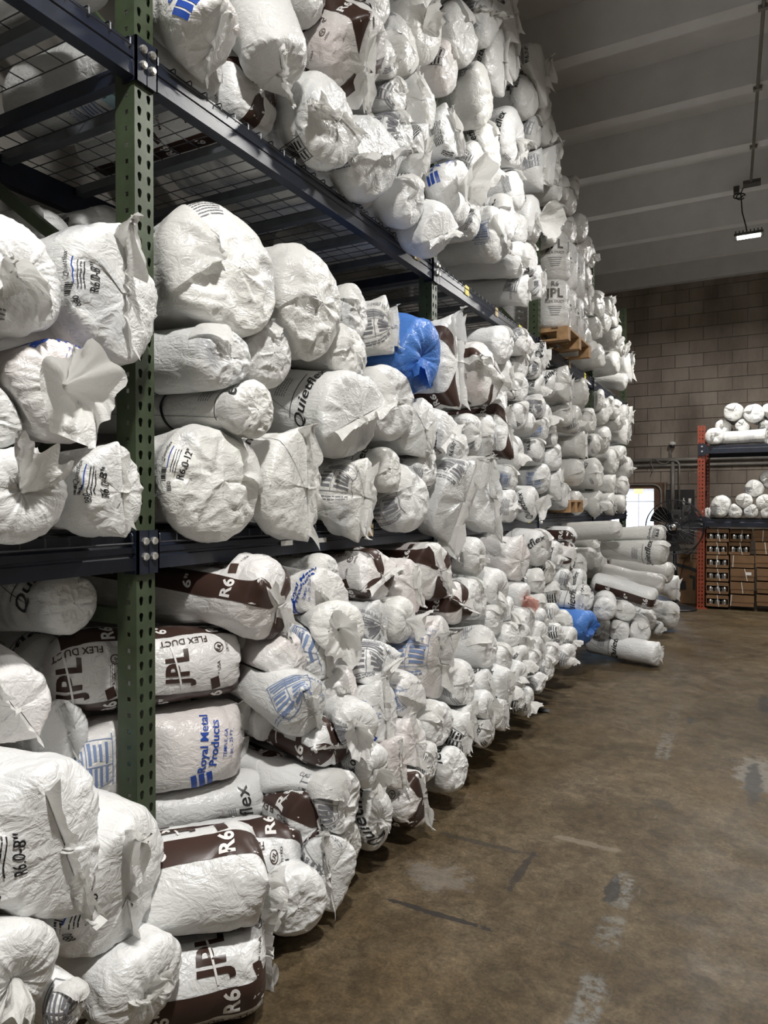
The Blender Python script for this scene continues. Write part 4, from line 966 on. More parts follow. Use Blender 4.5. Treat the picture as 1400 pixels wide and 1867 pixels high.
# zone, middle of the front end in the photograph's pixels, radius in pixels, distance x of the front, closing (T tied, S sealed, D folded), print, extras
TABLE = '''
M 40 505 112 -1.30 T K tl=.5,td=-60,L=.9
M 218 540 124 -1.31 S 8 y=6,phi=84,to=0,c=g,e1=.95,e2=.4,ear=.02,lv=-.11
M 108 712 99 -1.30 T R to=110,tl=1.7,ts=1.0,td=-15,tb=.3,tf=.75,lv=-.02,c=p,lab=False
M -8 768 70 -1.36 D K
M 40 888 94 -1.30 T q tl=1.0,ts=.8,td=110,tb=.8,to=60
M 212 897 84 -1.31 S 8 y=4,phi=82,to=10,c=g,lv=-.10,e1=.1,e2=.2
M 85 440 62 -2.00 D N L=.6
M 205 440 60 -2.00 D N L=.6
M 420 500 136 -1.36 D Q to=16,lv=-.16,c=y,fa=15,fw=.8,inch=12"
M 572 555 108 -1.30 D K to=20,c=y,fa=30
M 420 668 66 -1.32 D N strap=.25,c=g,L=1.0
M 492 645 62 -1.36 D N strap=.3
M 455 752 60 -1.28 D N c=y,fa=-20,strap=.3
M 402 858 116 -1.36 D 8 to=14,c=y,fa=150,inch=12",lv=-.13
M 545 888 100 -1.30 S q phi=86,to=40,c=y,rot=-90,e1=.6,e2=.3,lv=.08
M 645 757 94 -1.28 S q phi=-25,to=15,c=g,e2=.98,e1=.2,p=-12,lv=.05
M 650 572 52 -1.34 D N c=g,strap=.12
M 640 648 58 -1.32 D N c=y,strap=.2
M 712 610 52 -1.34 S k phi=75,e=.7,c=y,e1=.9
M 762 645 74 -1.25 T N c=b,tl=.5,td=-80,tf=.4,p=-14
M 728 742 74 -1.30 D q to=45,c=w,fa=10,rot=60
M 768 790 60 -1.28 S N phi=80,c=g,e2=.7
M 806 795 50 -1.26 S N phi=-30,c=g,e2=.98,p=-10
M 655 905 76 -1.30 S k phi=95,e2=.9,c=y,to=30
M 712 855 42 -1.30 D q c=y,fa=20,to=40
M 748 900 66 -1.30 D k c=g,fa=40
M 775 845 42 -1.29 D K c=w
M 826 662 84 -1.28 S J phi=88,e=.62,to=-12,e1=.98,e2=.3
M 888 682 66 -1.26 S J phi=5,to=-30,e1=.95,e2=.9,c=p
M 955 582 26 -1.30 D N strap=.3,L=1.1
M 958 605 25 -1.30 D N c=p,strap=.3,L=1.1
M 920 630 36 -1.33 D N c=w
M 918 772 56 -1.27 S J phi=85,to=-20,e=.75,e1=.6
M 866 792 42 -1.30 D k c=g,fa=0
M 895 790 42 -1.30 D K c=g,fa=20
M 838 828 36 -1.30 D 8 c=w
M 838 912 78 -1.22 S k phi=98,c=g,e1=.7,e2=.95,p=-16,to=60,nf=1
M 890 908 60 -1.28 S K phi=82,c=g,e1=.95,e2=.8
M 945 828 33 -1.34 T Q to=-10,tl=.4
M 932 878 28 -1.34 D L sz=.5
M 935 925 34 -1.32 T K tl=.3,c=w
M 974 924 34 -1.28 T K tl=.8,ts=.8,td=0,tb=.2
M 965 632 30 -1.36 D N
M 952 662 30 -1.36 D N L=1.0
M 962 640 24 -1.33 T K
M 978 675 24 -1.33 D k
M 990 640 26 -1.31 S N phi=85,e1=.9
M 950 706 30 -1.35 D K
M 985 705 25 -1.32 T K
M 985 737 24 -1.31 D k
M 952 748 29 -1.35 D K
M 971 770 20 -1.32 T N ts=.8
M 990 785 26 -1.31 D L sz=.6
M 984 822 28 -1.32 D K
M 992 873 30 -1.31 D L sz=.7
M 1000 760 24 -1.30 T N ts=.9,tl=.8
M 1008 795 24 -1.29 D K
M 1013 835 30 -1.29 D q rot=60
M 1018 880 32 -1.29 S K phi=80
M 1010 700 24 -1.30 T N
M 905 730 44 -1.36 D N
M 925 690 40 -1.38 S N phi=60
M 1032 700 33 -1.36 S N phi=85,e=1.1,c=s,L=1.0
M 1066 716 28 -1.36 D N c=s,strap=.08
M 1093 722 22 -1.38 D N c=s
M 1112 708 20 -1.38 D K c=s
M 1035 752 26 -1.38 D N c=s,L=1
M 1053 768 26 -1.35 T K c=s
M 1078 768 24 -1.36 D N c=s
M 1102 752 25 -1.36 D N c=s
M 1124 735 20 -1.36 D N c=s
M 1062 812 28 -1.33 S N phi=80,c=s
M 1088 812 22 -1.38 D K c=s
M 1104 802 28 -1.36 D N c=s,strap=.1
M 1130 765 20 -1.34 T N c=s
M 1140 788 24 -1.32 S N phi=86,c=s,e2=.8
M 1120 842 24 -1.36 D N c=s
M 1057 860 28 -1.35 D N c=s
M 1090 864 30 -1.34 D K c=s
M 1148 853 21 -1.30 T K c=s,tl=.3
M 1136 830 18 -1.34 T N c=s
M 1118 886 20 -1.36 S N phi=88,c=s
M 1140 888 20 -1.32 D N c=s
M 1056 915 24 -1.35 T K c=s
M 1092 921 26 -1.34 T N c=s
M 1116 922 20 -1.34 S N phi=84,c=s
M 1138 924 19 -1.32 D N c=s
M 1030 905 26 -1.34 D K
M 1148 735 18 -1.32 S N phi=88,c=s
M 1140 712 18 -1.34 D N c=s
U 385 100 72 -1.33 S R p=-48,phi=60,to=16,L=.85,c=p,e2=.3,y=18,lab=False,lv=.10,rot=180
U 505 130 66 -1.33 S R p=-68,phi=30,to=10,L=.85,e1=.95,y=0,lab=False,lv=.40,nf=1,rot=180
U 570 -18 66 -1.36 D L
U 655 120 84 -1.30 S J p=-42,phi=50,to=-25,e1=.9,e2=.9,L=.85,c=p,y=10
U 605 222 84 -1.30 S N phi=8,e1=.9,c=g,to=-60
U 700 308 74 -1.30 S k phi=-25,c=g,e2=.8,p=-10
U 752 378 46 -1.28 D q to=40,rot=45,p=-15
U 790 415 52 -1.24 S q phi=-35,e2=.95,p=-25,to=60,nf=1
U 690 5 48 -1.32 D K
U 735 88 60 -1.31 D N c=y,fa=-30
U 775 55 60 -1.30 T N c=y,td=120,ts=.8,p=-12
U 716 140 36 -1.30 T K
U 722 188 38 -1.31 D K
U 735 235 46 -1.30 D k c=g
U 762 190 54 -1.29 S N phi=60,c=g
U 758 270 50 -1.29 S K phi=75,c=g,e2=.8,p=-15
U 822 250 50 -1.28 S K phi=60,e1=.7,c=g
U 818 130 46 -1.32 D K c=p
U 842 68 60 -1.31 D K c=g,to=50
U 885 35 52 -1.30 S k phi=-30,e2=.6,c=g
U 908 120 52 -1.31 S K phi=70
U 880 182 60 -1.28 D K c=y,fa=-20
U 930 35 50 -1.30 S N phi=84
U 930 100 40 -1.31 S K phi=80
U 984 92 56 -1.30 S 8 phi=86,e=1.2,c=w
U 962 180 40 -1.31 D 8
U 990 195 36 -1.30 D N
U 940 258 54 -1.28 T K ts=.5,c=w
U 890 275 52 -1.29 D K c=y
U 1000 240 34 -1.30 T N
U 975 245 36 -1.31 D K
U 836 345 64 -1.28 T R tl=1.3,ts=1.0,td=5,tb=.3,to=30,lab=False,lv=-.01
U 878 300 42 -1.29 T N ts=1.0,tl=1.0
U 942 350 42 -1.28 D K
U 982 310 40 -1.29 S N phi=70,c=g
U 1006 300 36 -1.28 S N phi=80,e1=.9
U 1016 345 28 -1.30 D N
U 926 400 42 -1.28 D N
U 975 405 46 -1.27 T K tl=1.0,ts=.95,td=0,tb=.3
U 906 430 50 -1.28 S L phi=20,c=g,sz=.6,e2=.5
U 945 430 32 -1.29 D N
U 862 400 40 -1.33 D N
U 950 480 38 -1.28 T N ts=.3,p=-8
U 970 478 32 -1.29 D K
U 955 522 30 -1.28 S N phi=70,p=-8
U 980 510 30 -1.28 S k phi=86,e=1.1
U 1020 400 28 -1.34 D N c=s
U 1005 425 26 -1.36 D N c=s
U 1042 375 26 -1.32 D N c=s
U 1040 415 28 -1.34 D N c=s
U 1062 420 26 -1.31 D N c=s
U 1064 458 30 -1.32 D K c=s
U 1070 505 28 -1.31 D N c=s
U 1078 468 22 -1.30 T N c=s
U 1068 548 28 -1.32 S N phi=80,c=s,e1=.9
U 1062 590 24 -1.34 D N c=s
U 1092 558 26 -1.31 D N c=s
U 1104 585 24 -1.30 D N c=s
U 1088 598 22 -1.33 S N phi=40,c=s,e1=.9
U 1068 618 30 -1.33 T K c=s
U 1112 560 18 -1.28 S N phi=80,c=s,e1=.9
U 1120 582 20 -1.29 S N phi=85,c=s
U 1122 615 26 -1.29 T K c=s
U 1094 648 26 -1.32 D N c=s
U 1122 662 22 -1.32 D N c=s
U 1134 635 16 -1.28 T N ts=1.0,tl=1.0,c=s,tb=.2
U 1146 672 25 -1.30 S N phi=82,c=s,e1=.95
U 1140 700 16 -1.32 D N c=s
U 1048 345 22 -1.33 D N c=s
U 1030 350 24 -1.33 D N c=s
F 92 1545 152 -1.14 S 8 y=6,phi=70,to=6,lv=-.115,e1=.3,e2=.6,tape=1,L=.8,ear=.04,fh=.14
F 215 1625 136 -1.30 S 8 y=4,phi=72,to=4,lv=-.115,e1=.98,e2=.2,tape=1,L=.8,p=-8
F 262 1818 92 -1.28 T N tl=.6,td=70,tb=.9,ts=.5,c=w
F 20 1795 100 -1.14 T q tl=.7,to=20,ts=.5,td=-40
F 122 1850 44 -1.20 D N
F 22 1290 78 -1.55 S R phi=55,to=20,lab=False,c=p,e1=.8
F 130 1090 60 -1.62 D q c=g,to=70
F 90 1230 66 -1.90 D N
F 120 1330 60 -1.75 S N phi=75,e1=.9
F 495 1095 84 -1.32 S J y=4,p=-6,phi=40,to=-42,jk=7,c=p,ear=.05,e1=.2,e2=.6
F 415 1198 72 -1.72 S J phi=84,to=8,c=p,e1=.9,e2=.1,abs=1,y=60,L=.64
F 415 1350 88 -1.71 S R abs=1,y=60,L=.68,phi=82,to=12,c=p,e1=.95,e2=.6,rot=82,lv=.05
F 462 1455 76 -1.64 S K abs=1,y=55,L=.75,phi=78,c=w,e1=.2,e2=.3
F 462 1600 92 -1.26 S J abs=1,y=45,L=.75,phi=25,to=4,jk=7,e1=.3,e2=.7
F 462 1748 92 -1.25 S J abs=1,y=48,L=.75,phi=76,to=48,e1=.5,e2=.9,fh=.2,jv=-.09
F 525 1215 66 -1.36 D N c=p,fa=-60,L=.45,fix=1
F 598 1080 60 -1.31 S R phi=40,to=22,c=p,sz=.8,lv=-.02,e1=.8,rot=70
F 592 1022 44 -1.36 D K
F 688 1052 54 -1.31 S J phi=-20,to=20,c=p,e1=.4,e2=.5
F 748 1072 54 -1.29 S N phi=80,c=p,e=.9
F 795 1035 56 -1.28 S J phi=60,to=-30,c=p,e1=.3,e2=.9
F 618 1150 54 -1.20 T N y=-38,L=.5,tl=1.3,ts=.95,td=-5,tb=.2,tf=.7,c=y
F 696 1138 46 -1.31 S k phi=78,c=g
F 505 1308 64 -1.60 S N abs=1,y=-20,phi=15,L=.45,fix=1,c=p,e1=.3,fh=.22
F 588 1200 56 -1.31 S L phi=84,to=20,sz=.8,rot=90
F 562 1302 58 -1.27 S L phi=50,to=40,sz=.8,rot=60,p=-14
F 630 1262 56 -1.29 S N phi=35,c=p,fh=.24
F 692 1225 52 -1.28 S k phi=-30,to=45,e2=.9,rot=30
F 795 1212 86 -1.26 S L phi=84,to=26,sz=1.05,c=p,rot=8,lv=-.01,fh=.22
F 735 1135 44 -1.26 T N tl=1.0,ts=.9,tb=.2,c=y
F 890 1182 43 -1.22 D K c=w,to=60
F 696 1308 66 -1.27 S R phi=86,to=0,lab=False,rot=90,sz=.8,lv=-.06,e=.8
F 648 1330 48 -1.18 T k y=-38,L=.5,tl=1.2,ts=1.0,td=-10,tb=.2,tf=.7,sz=.6
F 745 1280 46 -1.28 S L phi=20,c=p,sz=.6,fh=.2
F 600 1372 52 -1.28 S J phi=10,to=40,e1=.3,fh=.2
F 515 1420 58 -1.56 S J abs=1,y=-20,phi=5,to=-10,jk=9,L=.4,fix=1,c=p,e1=.4,fh=.2
F 532 1560 86 -1.40 S J abs=1,y=45,L=.7,phi=84,to=6,e1=.2,e2=.5,ear=.0
F 575 1505 72 -1.34 S J phi=86,to=-10,fix=1,L=.5,y=-20,e=.8,e1=.7
F 628 1455 72 -1.27 D k to=10,sz=.9,fa=60
F 632 1545 50 -1.29 D N c=s
F 692 1498 52 -1.26 T N tl=.3,ts=.5,td=-40,tb=.8
F 762 1455 53 -1.24 S J phi=70,to=0,e2=.95,c=p
F 678 1410 44 -1.22 T K tl=1.0,ts=.9,tb=.3
F 724 1392 50 -1.26 S N phi=82,c=p,e=.7
F 755 1350 48 -1.27 S N phi=80,c=p
F 782 1395 40 -1.27 D K
F 802 1325 48 -1.26 D Q to=-10
F 830 1402 44 -1.22 D N c=g,fa=-10
F 848 1340 42 -1.23 S N phi=-80,e1=.98,e2=.98,e=.8
F 594 1592 68 -1.26 S k fix=1,L=.5,y=-35, phi=82,to=10,rot=70
F 540 1655 64 -1.26 D q fix=1,L=.4,y=-40, c=w,fl=1.8,fa=30
F 846 1262 46 -1.26 D K
F 562 1700 40 -1.40 D N
F 874 1016 36 -1.24 T Q to=10,tl=.3
F 945 1022 42 -1.22 S N phi=84,c=p,e2=.5
F 990 998 34 -1.22 D N c=w
F 838 1102 40 -1.25 S J phi=20,to=-60,c=p
F 872 1092 42 -1.25 D K to=-10
F 912 1085 40 -1.25 T Q tl=.7,ts=.8,td=-60
F 905 1132 30 -1.27 D N
F 928 1110 27 -1.25 T N ts=.9,tl=.9
F 957 1092 26 -1.24 T N c=w,tc=tp,ts=1.0,tl=.9,td=-40
F 985 1068 26 -1.26 D q to=30
F 1000 1045 24 -1.27 D K c=s
F 962 1130 28 -1.25 D K
F 990 1100 25 -1.27 D N c=s
F 990 1135 24 -1.26 T K
F 988 1160 26 -1.26 T N ts=.8
F 935 1160 27 -1.24 D N
F 958 1165 26 -1.24 T N ts=.9
F 922 1205 30 -1.24 D K
F 952 1205 26 -1.23 T K ts=.9,tl=.8
F 978 1215 24 -1.23 D K
F 985 1190 24 -1.24 S N phi=80
F 888 1255 34 -1.25 S q phi=80,rot=60
F 920 1262 36 -1.23 S K phi=78,e2=.6
F 948 1238 28 -1.23 T N ts=.6
F 884 1302 30 -1.23 T N ts=1.0,tl=1.1,td=-20,tb=.3
F 918 1298 30 -1.22 S N phi=80,e2=.98
F 948 1272 26 -1.22 D K
F 862 1300 34 -1.27 S N phi=82
F 890 1330 30 -1.22 D K
F 966 1282 27 -1.22 T K ts=.9,tl=.7
F 985 1238 22 -1.22 S K phi=-20,e1=.9
F 1000 1215 24 -1.23 D K
F 1012 1195 24 -1.24 D N
F 1020 1165 24 -1.25 T K
F 1012 1125 24 -1.26 T K
F 1035 1140 24 -1.25 D N
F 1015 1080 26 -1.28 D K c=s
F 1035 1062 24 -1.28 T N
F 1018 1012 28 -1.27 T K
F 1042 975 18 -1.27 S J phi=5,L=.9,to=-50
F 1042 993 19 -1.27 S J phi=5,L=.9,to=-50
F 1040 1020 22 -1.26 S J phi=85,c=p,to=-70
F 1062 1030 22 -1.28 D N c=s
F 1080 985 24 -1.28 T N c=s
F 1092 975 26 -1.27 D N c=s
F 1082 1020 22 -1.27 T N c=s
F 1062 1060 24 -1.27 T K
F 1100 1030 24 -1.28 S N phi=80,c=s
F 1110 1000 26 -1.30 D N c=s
F 1072 1093 26 -1.20 D N
F 1075 1136 34 -1.18 T N c=b,td=80,tl=.3
F 1046 1165 25 -1.22 T K
F 1040 1192 24 -1.20 T K
F 1052 1110 26 -1.26 S N phi=82
P 1200 1194 23 -.78 S q L=.66,phi=84,to=20,rot=90,lv=.3
P 1126 1153 21 -1.12 D K y=-88,L=.6
P 1166 1154 22 -.96 D K y=-80,L=.7
P 1140 1117 21 -1.08 D q y=-70,L=.6
P 1102 1112 22 -1.16 D q y=-80,L=.6
P 1100 1150 22 -1.24 T K y=-75,L=.6
P 1194 1094 21 -.86 T J L=.60,p=-14,to=-78
P 1222 1046 20 -.80 D N L=.62,p=-8,c=s
P 1212 1008 24 -.78 D q L=.62,to=-20,c=s
P 1210 975 18 -.80 D K L=.62,c=s
P 1208 1066 18 -.82 D N L=.6,c=p
P 1232 1072 22 -.80 S N L=.7,phi=80,e2=.7
P 1230 1126 27 -.84 D N L=.7
P 1190 1132 20 -.92 D N L=.7
P 1206 1148 14 -.86 T N L=.6
P 1128 965 18 -1.15 D N L=.6,c=s
'''
def parse(v):
    if v in ('True', 'False'): return v == 'True'
    try: return float(v) if '.' in v or v.lstrip('-').isdigit() else v
    except ValueError: return v
NR = random.Random(77)
for line in TABLE.strip().splitlines():
    f = line.split(None, 7); kw = {}
    if len(f) > 7:
        for e in f[7].split(','):
            a, b_ = e.split('='); kw[a] = parse(b_)
    if f[6] == 'N' and kw.get('c') not in ('s', 'b', 'p') and NR.random() < .72: f[6] = NR.choice('KKKkq'); kw.setdefault('sz', .6); kw.setdefault('to', NR.uniform(-10, 55)); kw.setdefault('lv', NR.uniform(-.07, .02)); kw.setdefault('rot', NR.uniform(40, 120))
    b = add_bag(f[0], float(f[1]), float(f[2]), float(f[3]), float(f[4]), f[5], f[6], **kw); b.name = 'duct_bag'
for Y, Z, R, ty, pr, kw in ((-.30, 2.98, .15, 'D', 'N', {}), (.05, 2.99, .16, 'T', 'K', {}), (.40, 2.98, .15, 'S', 'J', dict(to=-150)), (.74, 2.99, .16, 'D', 'R', dict(to=-80)), (1.08, 2.98, .15, 'S', 'N', {}), (1.38, 2.99, .15, 'T', 'K', {}),
                      (.2, 3.25, .15, 'D', 'N', {}), (.58, 3.26, .15, 'T', 'N', {}), (.95, 3.26, .15, 'S', 'N', {}), (1.30, 3.28, .14, 'D', 'N', {}),
                      (1.88, 2.99, .16, 'D', 'R', dict(to=-85)), (2.20, 2.99, .16, 'D', 'J', dict(to=-140)), (3.05, 2.97, .14, 'D', 'K', dict(to=-90)), (3.62, 2.97, .14, 'D', 'N', {})):
    add3('U', -1.74, Y, Z, R, ty, pr, **kw)
# settle overlapping neighbours a little, sideways and up, inside the plane of the rack face
for it in range(14):
    for i, p in enumerate(ALL):
        for q in ALL[i + 1:]:
            d = q.P - p.P
            if abs(d[1]) > .6 or abs(d[2]) > .6: continue
            if p.zone == 'P' or q.zone == 'P' or p.k.get('fix') or q.k.get('fix') or abs(p.k.get('y', 0)) > 30 or abs(q.k.get('y', 0)) > 30: continue
            if max(abs(p.k.get('p', 0)), abs(q.k.get('p', 0))) > 30: continue
            dd = math.hypot(d[1], d[2]); need = (min(p.rx, p.ry) + min(q.rx, q.ry)) * .80
            if abs(d[0]) > .5 or dd >= need or dd < 1e-5: continue
            mv = (need - dd) * .22 * np.array((0, d[1], d[2])) / dd
            for o, s in ((p, -1), (q, 1)): o.P = o.P + mv * s; o.F = o.F + mv * s; o.B = o.B + mv * s
for b in ALL:
    z0 = FLOORS[b.zone]; lo = z0 + .55 * min(b.rx, b.ry)
    if b.P[2] < lo and not b.k.get('nf'):
        mv = np.array((0, 0, lo - b.P[2])); b.P = b.P + mv; b.F = b.F + mv; b.B = b.B + mv
    if b.P[2] + b.ry > 4.76 and b.zone == 'U':
        mv = np.array((0, 0, 4.76 - b.ry - b.P[2])); b.P = b.P + mv; b.F = b.F + mv; b.B = b.B + mv
    for zz, top in (('M', Z2 - BH - .02), ('F', Z1 - BH - .02)):
        if b.zone == zz and b.P[2] + .75 * b.ry > top and b.P[0] < FX + .3:
            mv = np.array((0, 0, top - .75 * b.ry - b.P[2])); b.P = b.P + mv; b.F = b.F + mv; b.B = b.B + mv
# ---------------------------------------------------------------- labels
ORD = 'first second third fourth fifth sixth seventh eighth ninth tenth eleventh twelfth thirteenth fourteenth fifteenth sixteenth seventeenth eighteenth nineteenth twentieth'.split()
LOOK = {'J': 'brown-banded white bag', 'R': 'white bag with blue lettering', 'Q': 'white bag with black lettering', '8': 'white bag with size label',
        'q': 'white bag with black script', 'L': 'white bag with blue table', 'k': 'white bag with grey table', 'K': 'white bag with fine print', 'W': 'white bag', 'N': 'plain white bag'}
END = {'T': 'tied', 'S': 'sealed', 'D': 'folded'}
NUM = 'zero one two three four five six seven eight nine ten eleven twelve'.split()
PLACE = {'F': 'floor heap', 'M': 'middle shelf', 'U': 'top shelf', 'P': 'loose aisle pile'}
cells = {}
for b in ALL:
    bay = 0 if b.zone == 'P' else int((b.P[1] - PY[0]) // BAY); h = b.P[2] - FLOORS[b.zone]
    row = int(max(0, h - .06) // .24); cells.setdefault((b.zone, bay, row), []).append(b)
for (z, bay, row), L in cells.items():
    L.sort(key=lambda b: b.px[0])
    for i, b in enumerate(L):
        look = LOOK[b.pr]
        c = b.k.get('c')
        if c == 'b': look = 'shiny blue bag'
        elif c == 's': look = look.replace('white', 'dusty')
        elif c == 'y': look = look.replace('white', 'cream')
        elif c == 'p': look = look.replace('white', 'pinkish')
        b.label = f"{END[b.typ]} {look}, {ORD[i]} in row {NUM[row + 1]}, {PLACE[z]}" + ('' if z == 'P' else f", {ORD[bay]} bay")
GROUP = {'F': 'duct bags heaped on the floor under the rack', 'M': 'duct bags on the middle shelf', 'U': 'duct bags on the top shelf', 'P': 'duct bags in the loose pile at the aisle'}
for i, b in enumerate(ALL):
    o = build_bag(b, i); tag(o, b.label, 'bag', GROUP[b.zone])

# ================================================================ WRAPPED PALLET LOAD on the top shelf
def pallet(x0, x1, y0, y1, z, label, name='wooden_pallet'):
    t = empty(name, ((x0 + x1) / 2, (y0 + y1) / 2, z), label, 'pallet', 'wooden pallets on the rack')
    for k in range(7):
        a = x0 + (x1 - x0 - .09) * k / 6; MB().box((a, y0, z + .10), (a + .09, y1, z + .118)).build('deck_board', M['wood'], t)
    for yy in (y0, (y0 + y1) / 2 - .045, y1 - .09):
        MB().box((x0, yy, z), (x1, yy + .09, z + .018)).build('bottom_board', M['wood'], t)
        MB().box((x0, yy, z + .082), (x1, yy + .09, z + .10)).build('stringer_board', M['wood'], t)
        for xx in (x0, (x0 + x1) / 2 - .05, x1 - .10): MB().box((xx, yy, z + .018), (xx + .10, yy + .09, z + .082)).build('block', M['wood'], t)
pallet(-2.5, -1.50, 6.22, 7.15, Z2 + .012, 'wooden pallet under the film wrapped load on top shelf')
pallet(-2.45, -1.58, 6.60, 7.2, Z1 + .012, 'orange brown wooden pallet end among bags on middle shelf')
wl = empty('wrapped_load', (-2.0, 6.7, Z2 + .13), 'pallet load of upright dark lettered bags under shiny stretch film', 'wrapped load')
class Tube: pass
for i in range(3):
    for j in range(2):
        for lv in range(2):
            y = 6.36 + .31 * i; x = -1.68 - .33 * j; z = Z2 + .132 + lv * .43; R = .152
            n = 26; th = np.arange(n) / n; prof = [(0, .0), (.8, .0), (1, .035), (1.02, .2), (1, .385), (.85, .425), (0, .43)]
            V = []; 
            for r_, h in prof:
                for q in th: V.append((x + R * r_ * math.cos(q * 2 * PI) * (1 + .02 * math.sin(q * 31)), y + R * r_ * math.sin(q * 2 * PI), z + h))
            F = [(a * n + b, a * n + (b + 1) % n, (a + 1) * n + (b + 1) % n, (a + 1) * n + b) for a in range(len(prof) - 1) for b in range(n)]
            me = np_mesh('wrapped_bag', V, F, [M['w']], True, np.array([(v[2], v[1]) for v in V])); bo = bpy.data.objects.new('wrapped_bag', me); bo.parent = wl; bo.matrix_parent_inverse = Matrix.Translation(wl.location).inverted(); COL.objects.link(bo)
            if j == 0:
                vs, fs, mi = [], [], []
                def lay(VF, zc, tc, size, m, off=.0035):
                    b0 = len(vs)
                    for a, b in VF[0]:
                        q = tc + a * size / R; rr = R * 1.02 + off; vs.append((x + rr * math.cos(q), y + rr * math.sin(q), z + zc + b * size))
                    fs.extend([tuple(b0 + k for k in f) for f in VF[1]]); mi.extend([m] * len(VF[1]))
                for tc in (-1.15, .2):
                    lay(text_flat('JPL', .035, 0, .3), .30, tc, .075, 0); lay(text_flat('R6', .03, 0, .3), .38, tc, .04, 0); lay(text_flat('FLEX DUCT', .012, 0, .6), .225, tc, .022, 0)
                    for q in range(5): lay(grid_flat(.12 - .012 * q, .006, 5, 1), .18 - .018 * q, tc, 1, 1)
                me = np_mesh('printing', vs, np.array(fs), [M['black'], M['grey']], True, None, mi); po = bpy.data.objects.new('printing', me); po.parent = bo; COL.objects.link(po)
wr = []; NN = 60
def sup(u, cx, cy, a, b, e=5):
    c, s = math.cos(u), math.sin(u); return (cx + a * abs(c) ** (2 / e) * (1 if c > 0 else -1), cy + b * abs(s) ** (2 / e) * (1 if s > 0 else -1))
for k in range(10):
    z = Z2 + .14 + k * .095
    for i in range(NN):
        x, y = sup(i / NN * 2 * PI, -1.845, 6.67, .335 + .006 * math.sin(k * 2 + i), .485 + .006 * math.sin(k * 3 + i * 2)); wr.append((x, y, z + .01 * math.sin(i * .7)))
me = np_mesh('stretch_film', wr, [(k * NN + i, k * NN + (i + 1) % NN, (k + 1) * NN + (i + 1) % NN, (k + 1) * NN + i) for k in range(9) for i in range(NN)], [M['wrap']])
wo = bpy.data.objects.new('stretch_film', me); wo.parent = wl; wo.matrix_parent_inverse = Matrix.Translation(wl.location).inverted(); COL.objects.link(wo)

# ================================================================ ORANGE RACK at the back
OX, OY, OD = -.715, 10.30, 1.0
orr = empty('orange_rack', (OX, OY, 0), 'orange pallet rack with navy beams standing before the block wall', 'rack')
opm = post_mesh('post', 2.44, M['orange'], W=.09, D=.075)
OW = 2.45
for x in (OX, OX + OW + .09):
    for y, rz in ((OY, -PI / 2), (OY + OD, PI / 2)):
        o = bpy.data.objects.new('post', opm); o.location = (x - OX, y - OY, 0); o.rotation_euler.z = rz; link(o, orr)
    for z in (.2, .9, 1.6, 2.3): MB().bar((x, OY + .06, z), (x, OY + OD - .06, z), .035, .04).build('brace', M['orange'], orr)
    for z0, z1 in ((.22, .88), (1.58, .92), (1.62, 2.28)): MB().bar((x, OY + .06, z0), (x, OY + OD - .06, z1), .03, .03).build('diagonal_brace', M['orange'], orr)
OZ1, OZ2 = 1.20, 2.17
for zt in (OZ1, OZ2):
    for y, s in ((OY - .004, -1), (OY + OD + .004, 1)):
        b = MB(); x0, x1 = OX + .045, OX + OW + .045
        f = [(0,0),(0,.06),(.006,.065),(.006,.105),(.05,.105),(.05,0)]
        b.add([(xx, y - s * a * 1.0, zt - .105 + h) for xx in (x0, x1) for a, h in f], [(i, (i+1) % 6, 6 + (i+1) % 6, 6 + i) for i in range(6)] + [(5,4,3,2,1,0), (6,7,8,9,10,11)])
        bo = b.build('beam', M['navy'], orr)
        if s < 0:
            for xx in (OX, OX + OW + .09):
                MB().box((xx - .04, y - .012, zt - .13), (xx + .06, y - .002, zt + .03)).build('connector_plate', M['navy'], bo)
                for zz in (zt - .01, zt - .075): MB().lathe([(0, -.022), (.013, -.022), (.013, -.012), (0, -.012)], (xx + .01, y, zz), 8, 'y').build('bolt', M['bolt'], bo)
    MB().box((OX + .05, OY + .03, zt - .02), (OX + OW + .04, OY + OD - .03, zt)).build('shelf_board', M['blackm'], orr)
# bags on it, their ends to the front
FLOORS['O'] = OZ1 + .006; FLOORS['Q'] = OZ2 + .006
ALL2 = []
def obag(px, py, rpx, zone, typ, pr, lab, Y=10.28, **k):
    P, t = at_y(px, py, Y); b = Bag(); b.zone = zone; b.typ = typ; b.pr = pr; b.k = dict(k); b.t = t; b.R = rpx * t / FPX; b.px = (px, py)
    y, p = R_(k.get('y', -90)), R_(k.get('p', 0)); b.a = np.array((math.cos(p) * math.cos(y), math.cos(p) * math.sin(y), math.sin(p)))
    b.L = k.get('L', .8); b.rx = b.R * k.get('e', 1); b.ry = b.R; b.cap = .55 * min(b.R, .17)
    lo = FLOORS[zone] + .9 * b.R
    if P[2] < lo or k.get('low'): P[2] = lo
    b.F = P - b.a * b.cap * .7; b.B = b.F - b.a * (b.L - b.cap); b.P = P; b.id = 500 + len(ALL2); b.name = 'duct_bag'; b.label = lab; ALL2.append(b); ALL.append(b)
obag(1302, 796, 17, 'Q', 'T', 'N', 'tied grey white bag beside the orange post on top of the rack', c='y', low=1)
obag(1318, 778, 14, 'Q', 'T', 'N', 'small round bag lying behind the tied bag by the orange post', c='y', Y=10.6)
obag(1337, 751, 17, 'Q', 'D', 'K', 'bag with fine print topmost left on the orange rack', c='y', Y=10.5, e=1.15)
obag(1372, 754, 17, 'Q', 'D', 'W', 'bag with red patch and blue lettering topmost on orange rack', c='w', Y=10.45, e=1.2, to=86, y=-100)
obag(1353, 776, 13, 'Q', 'D', 'K', 'small bag wedged under the two topmost bags on orange rack', c='y', Y=10.5)
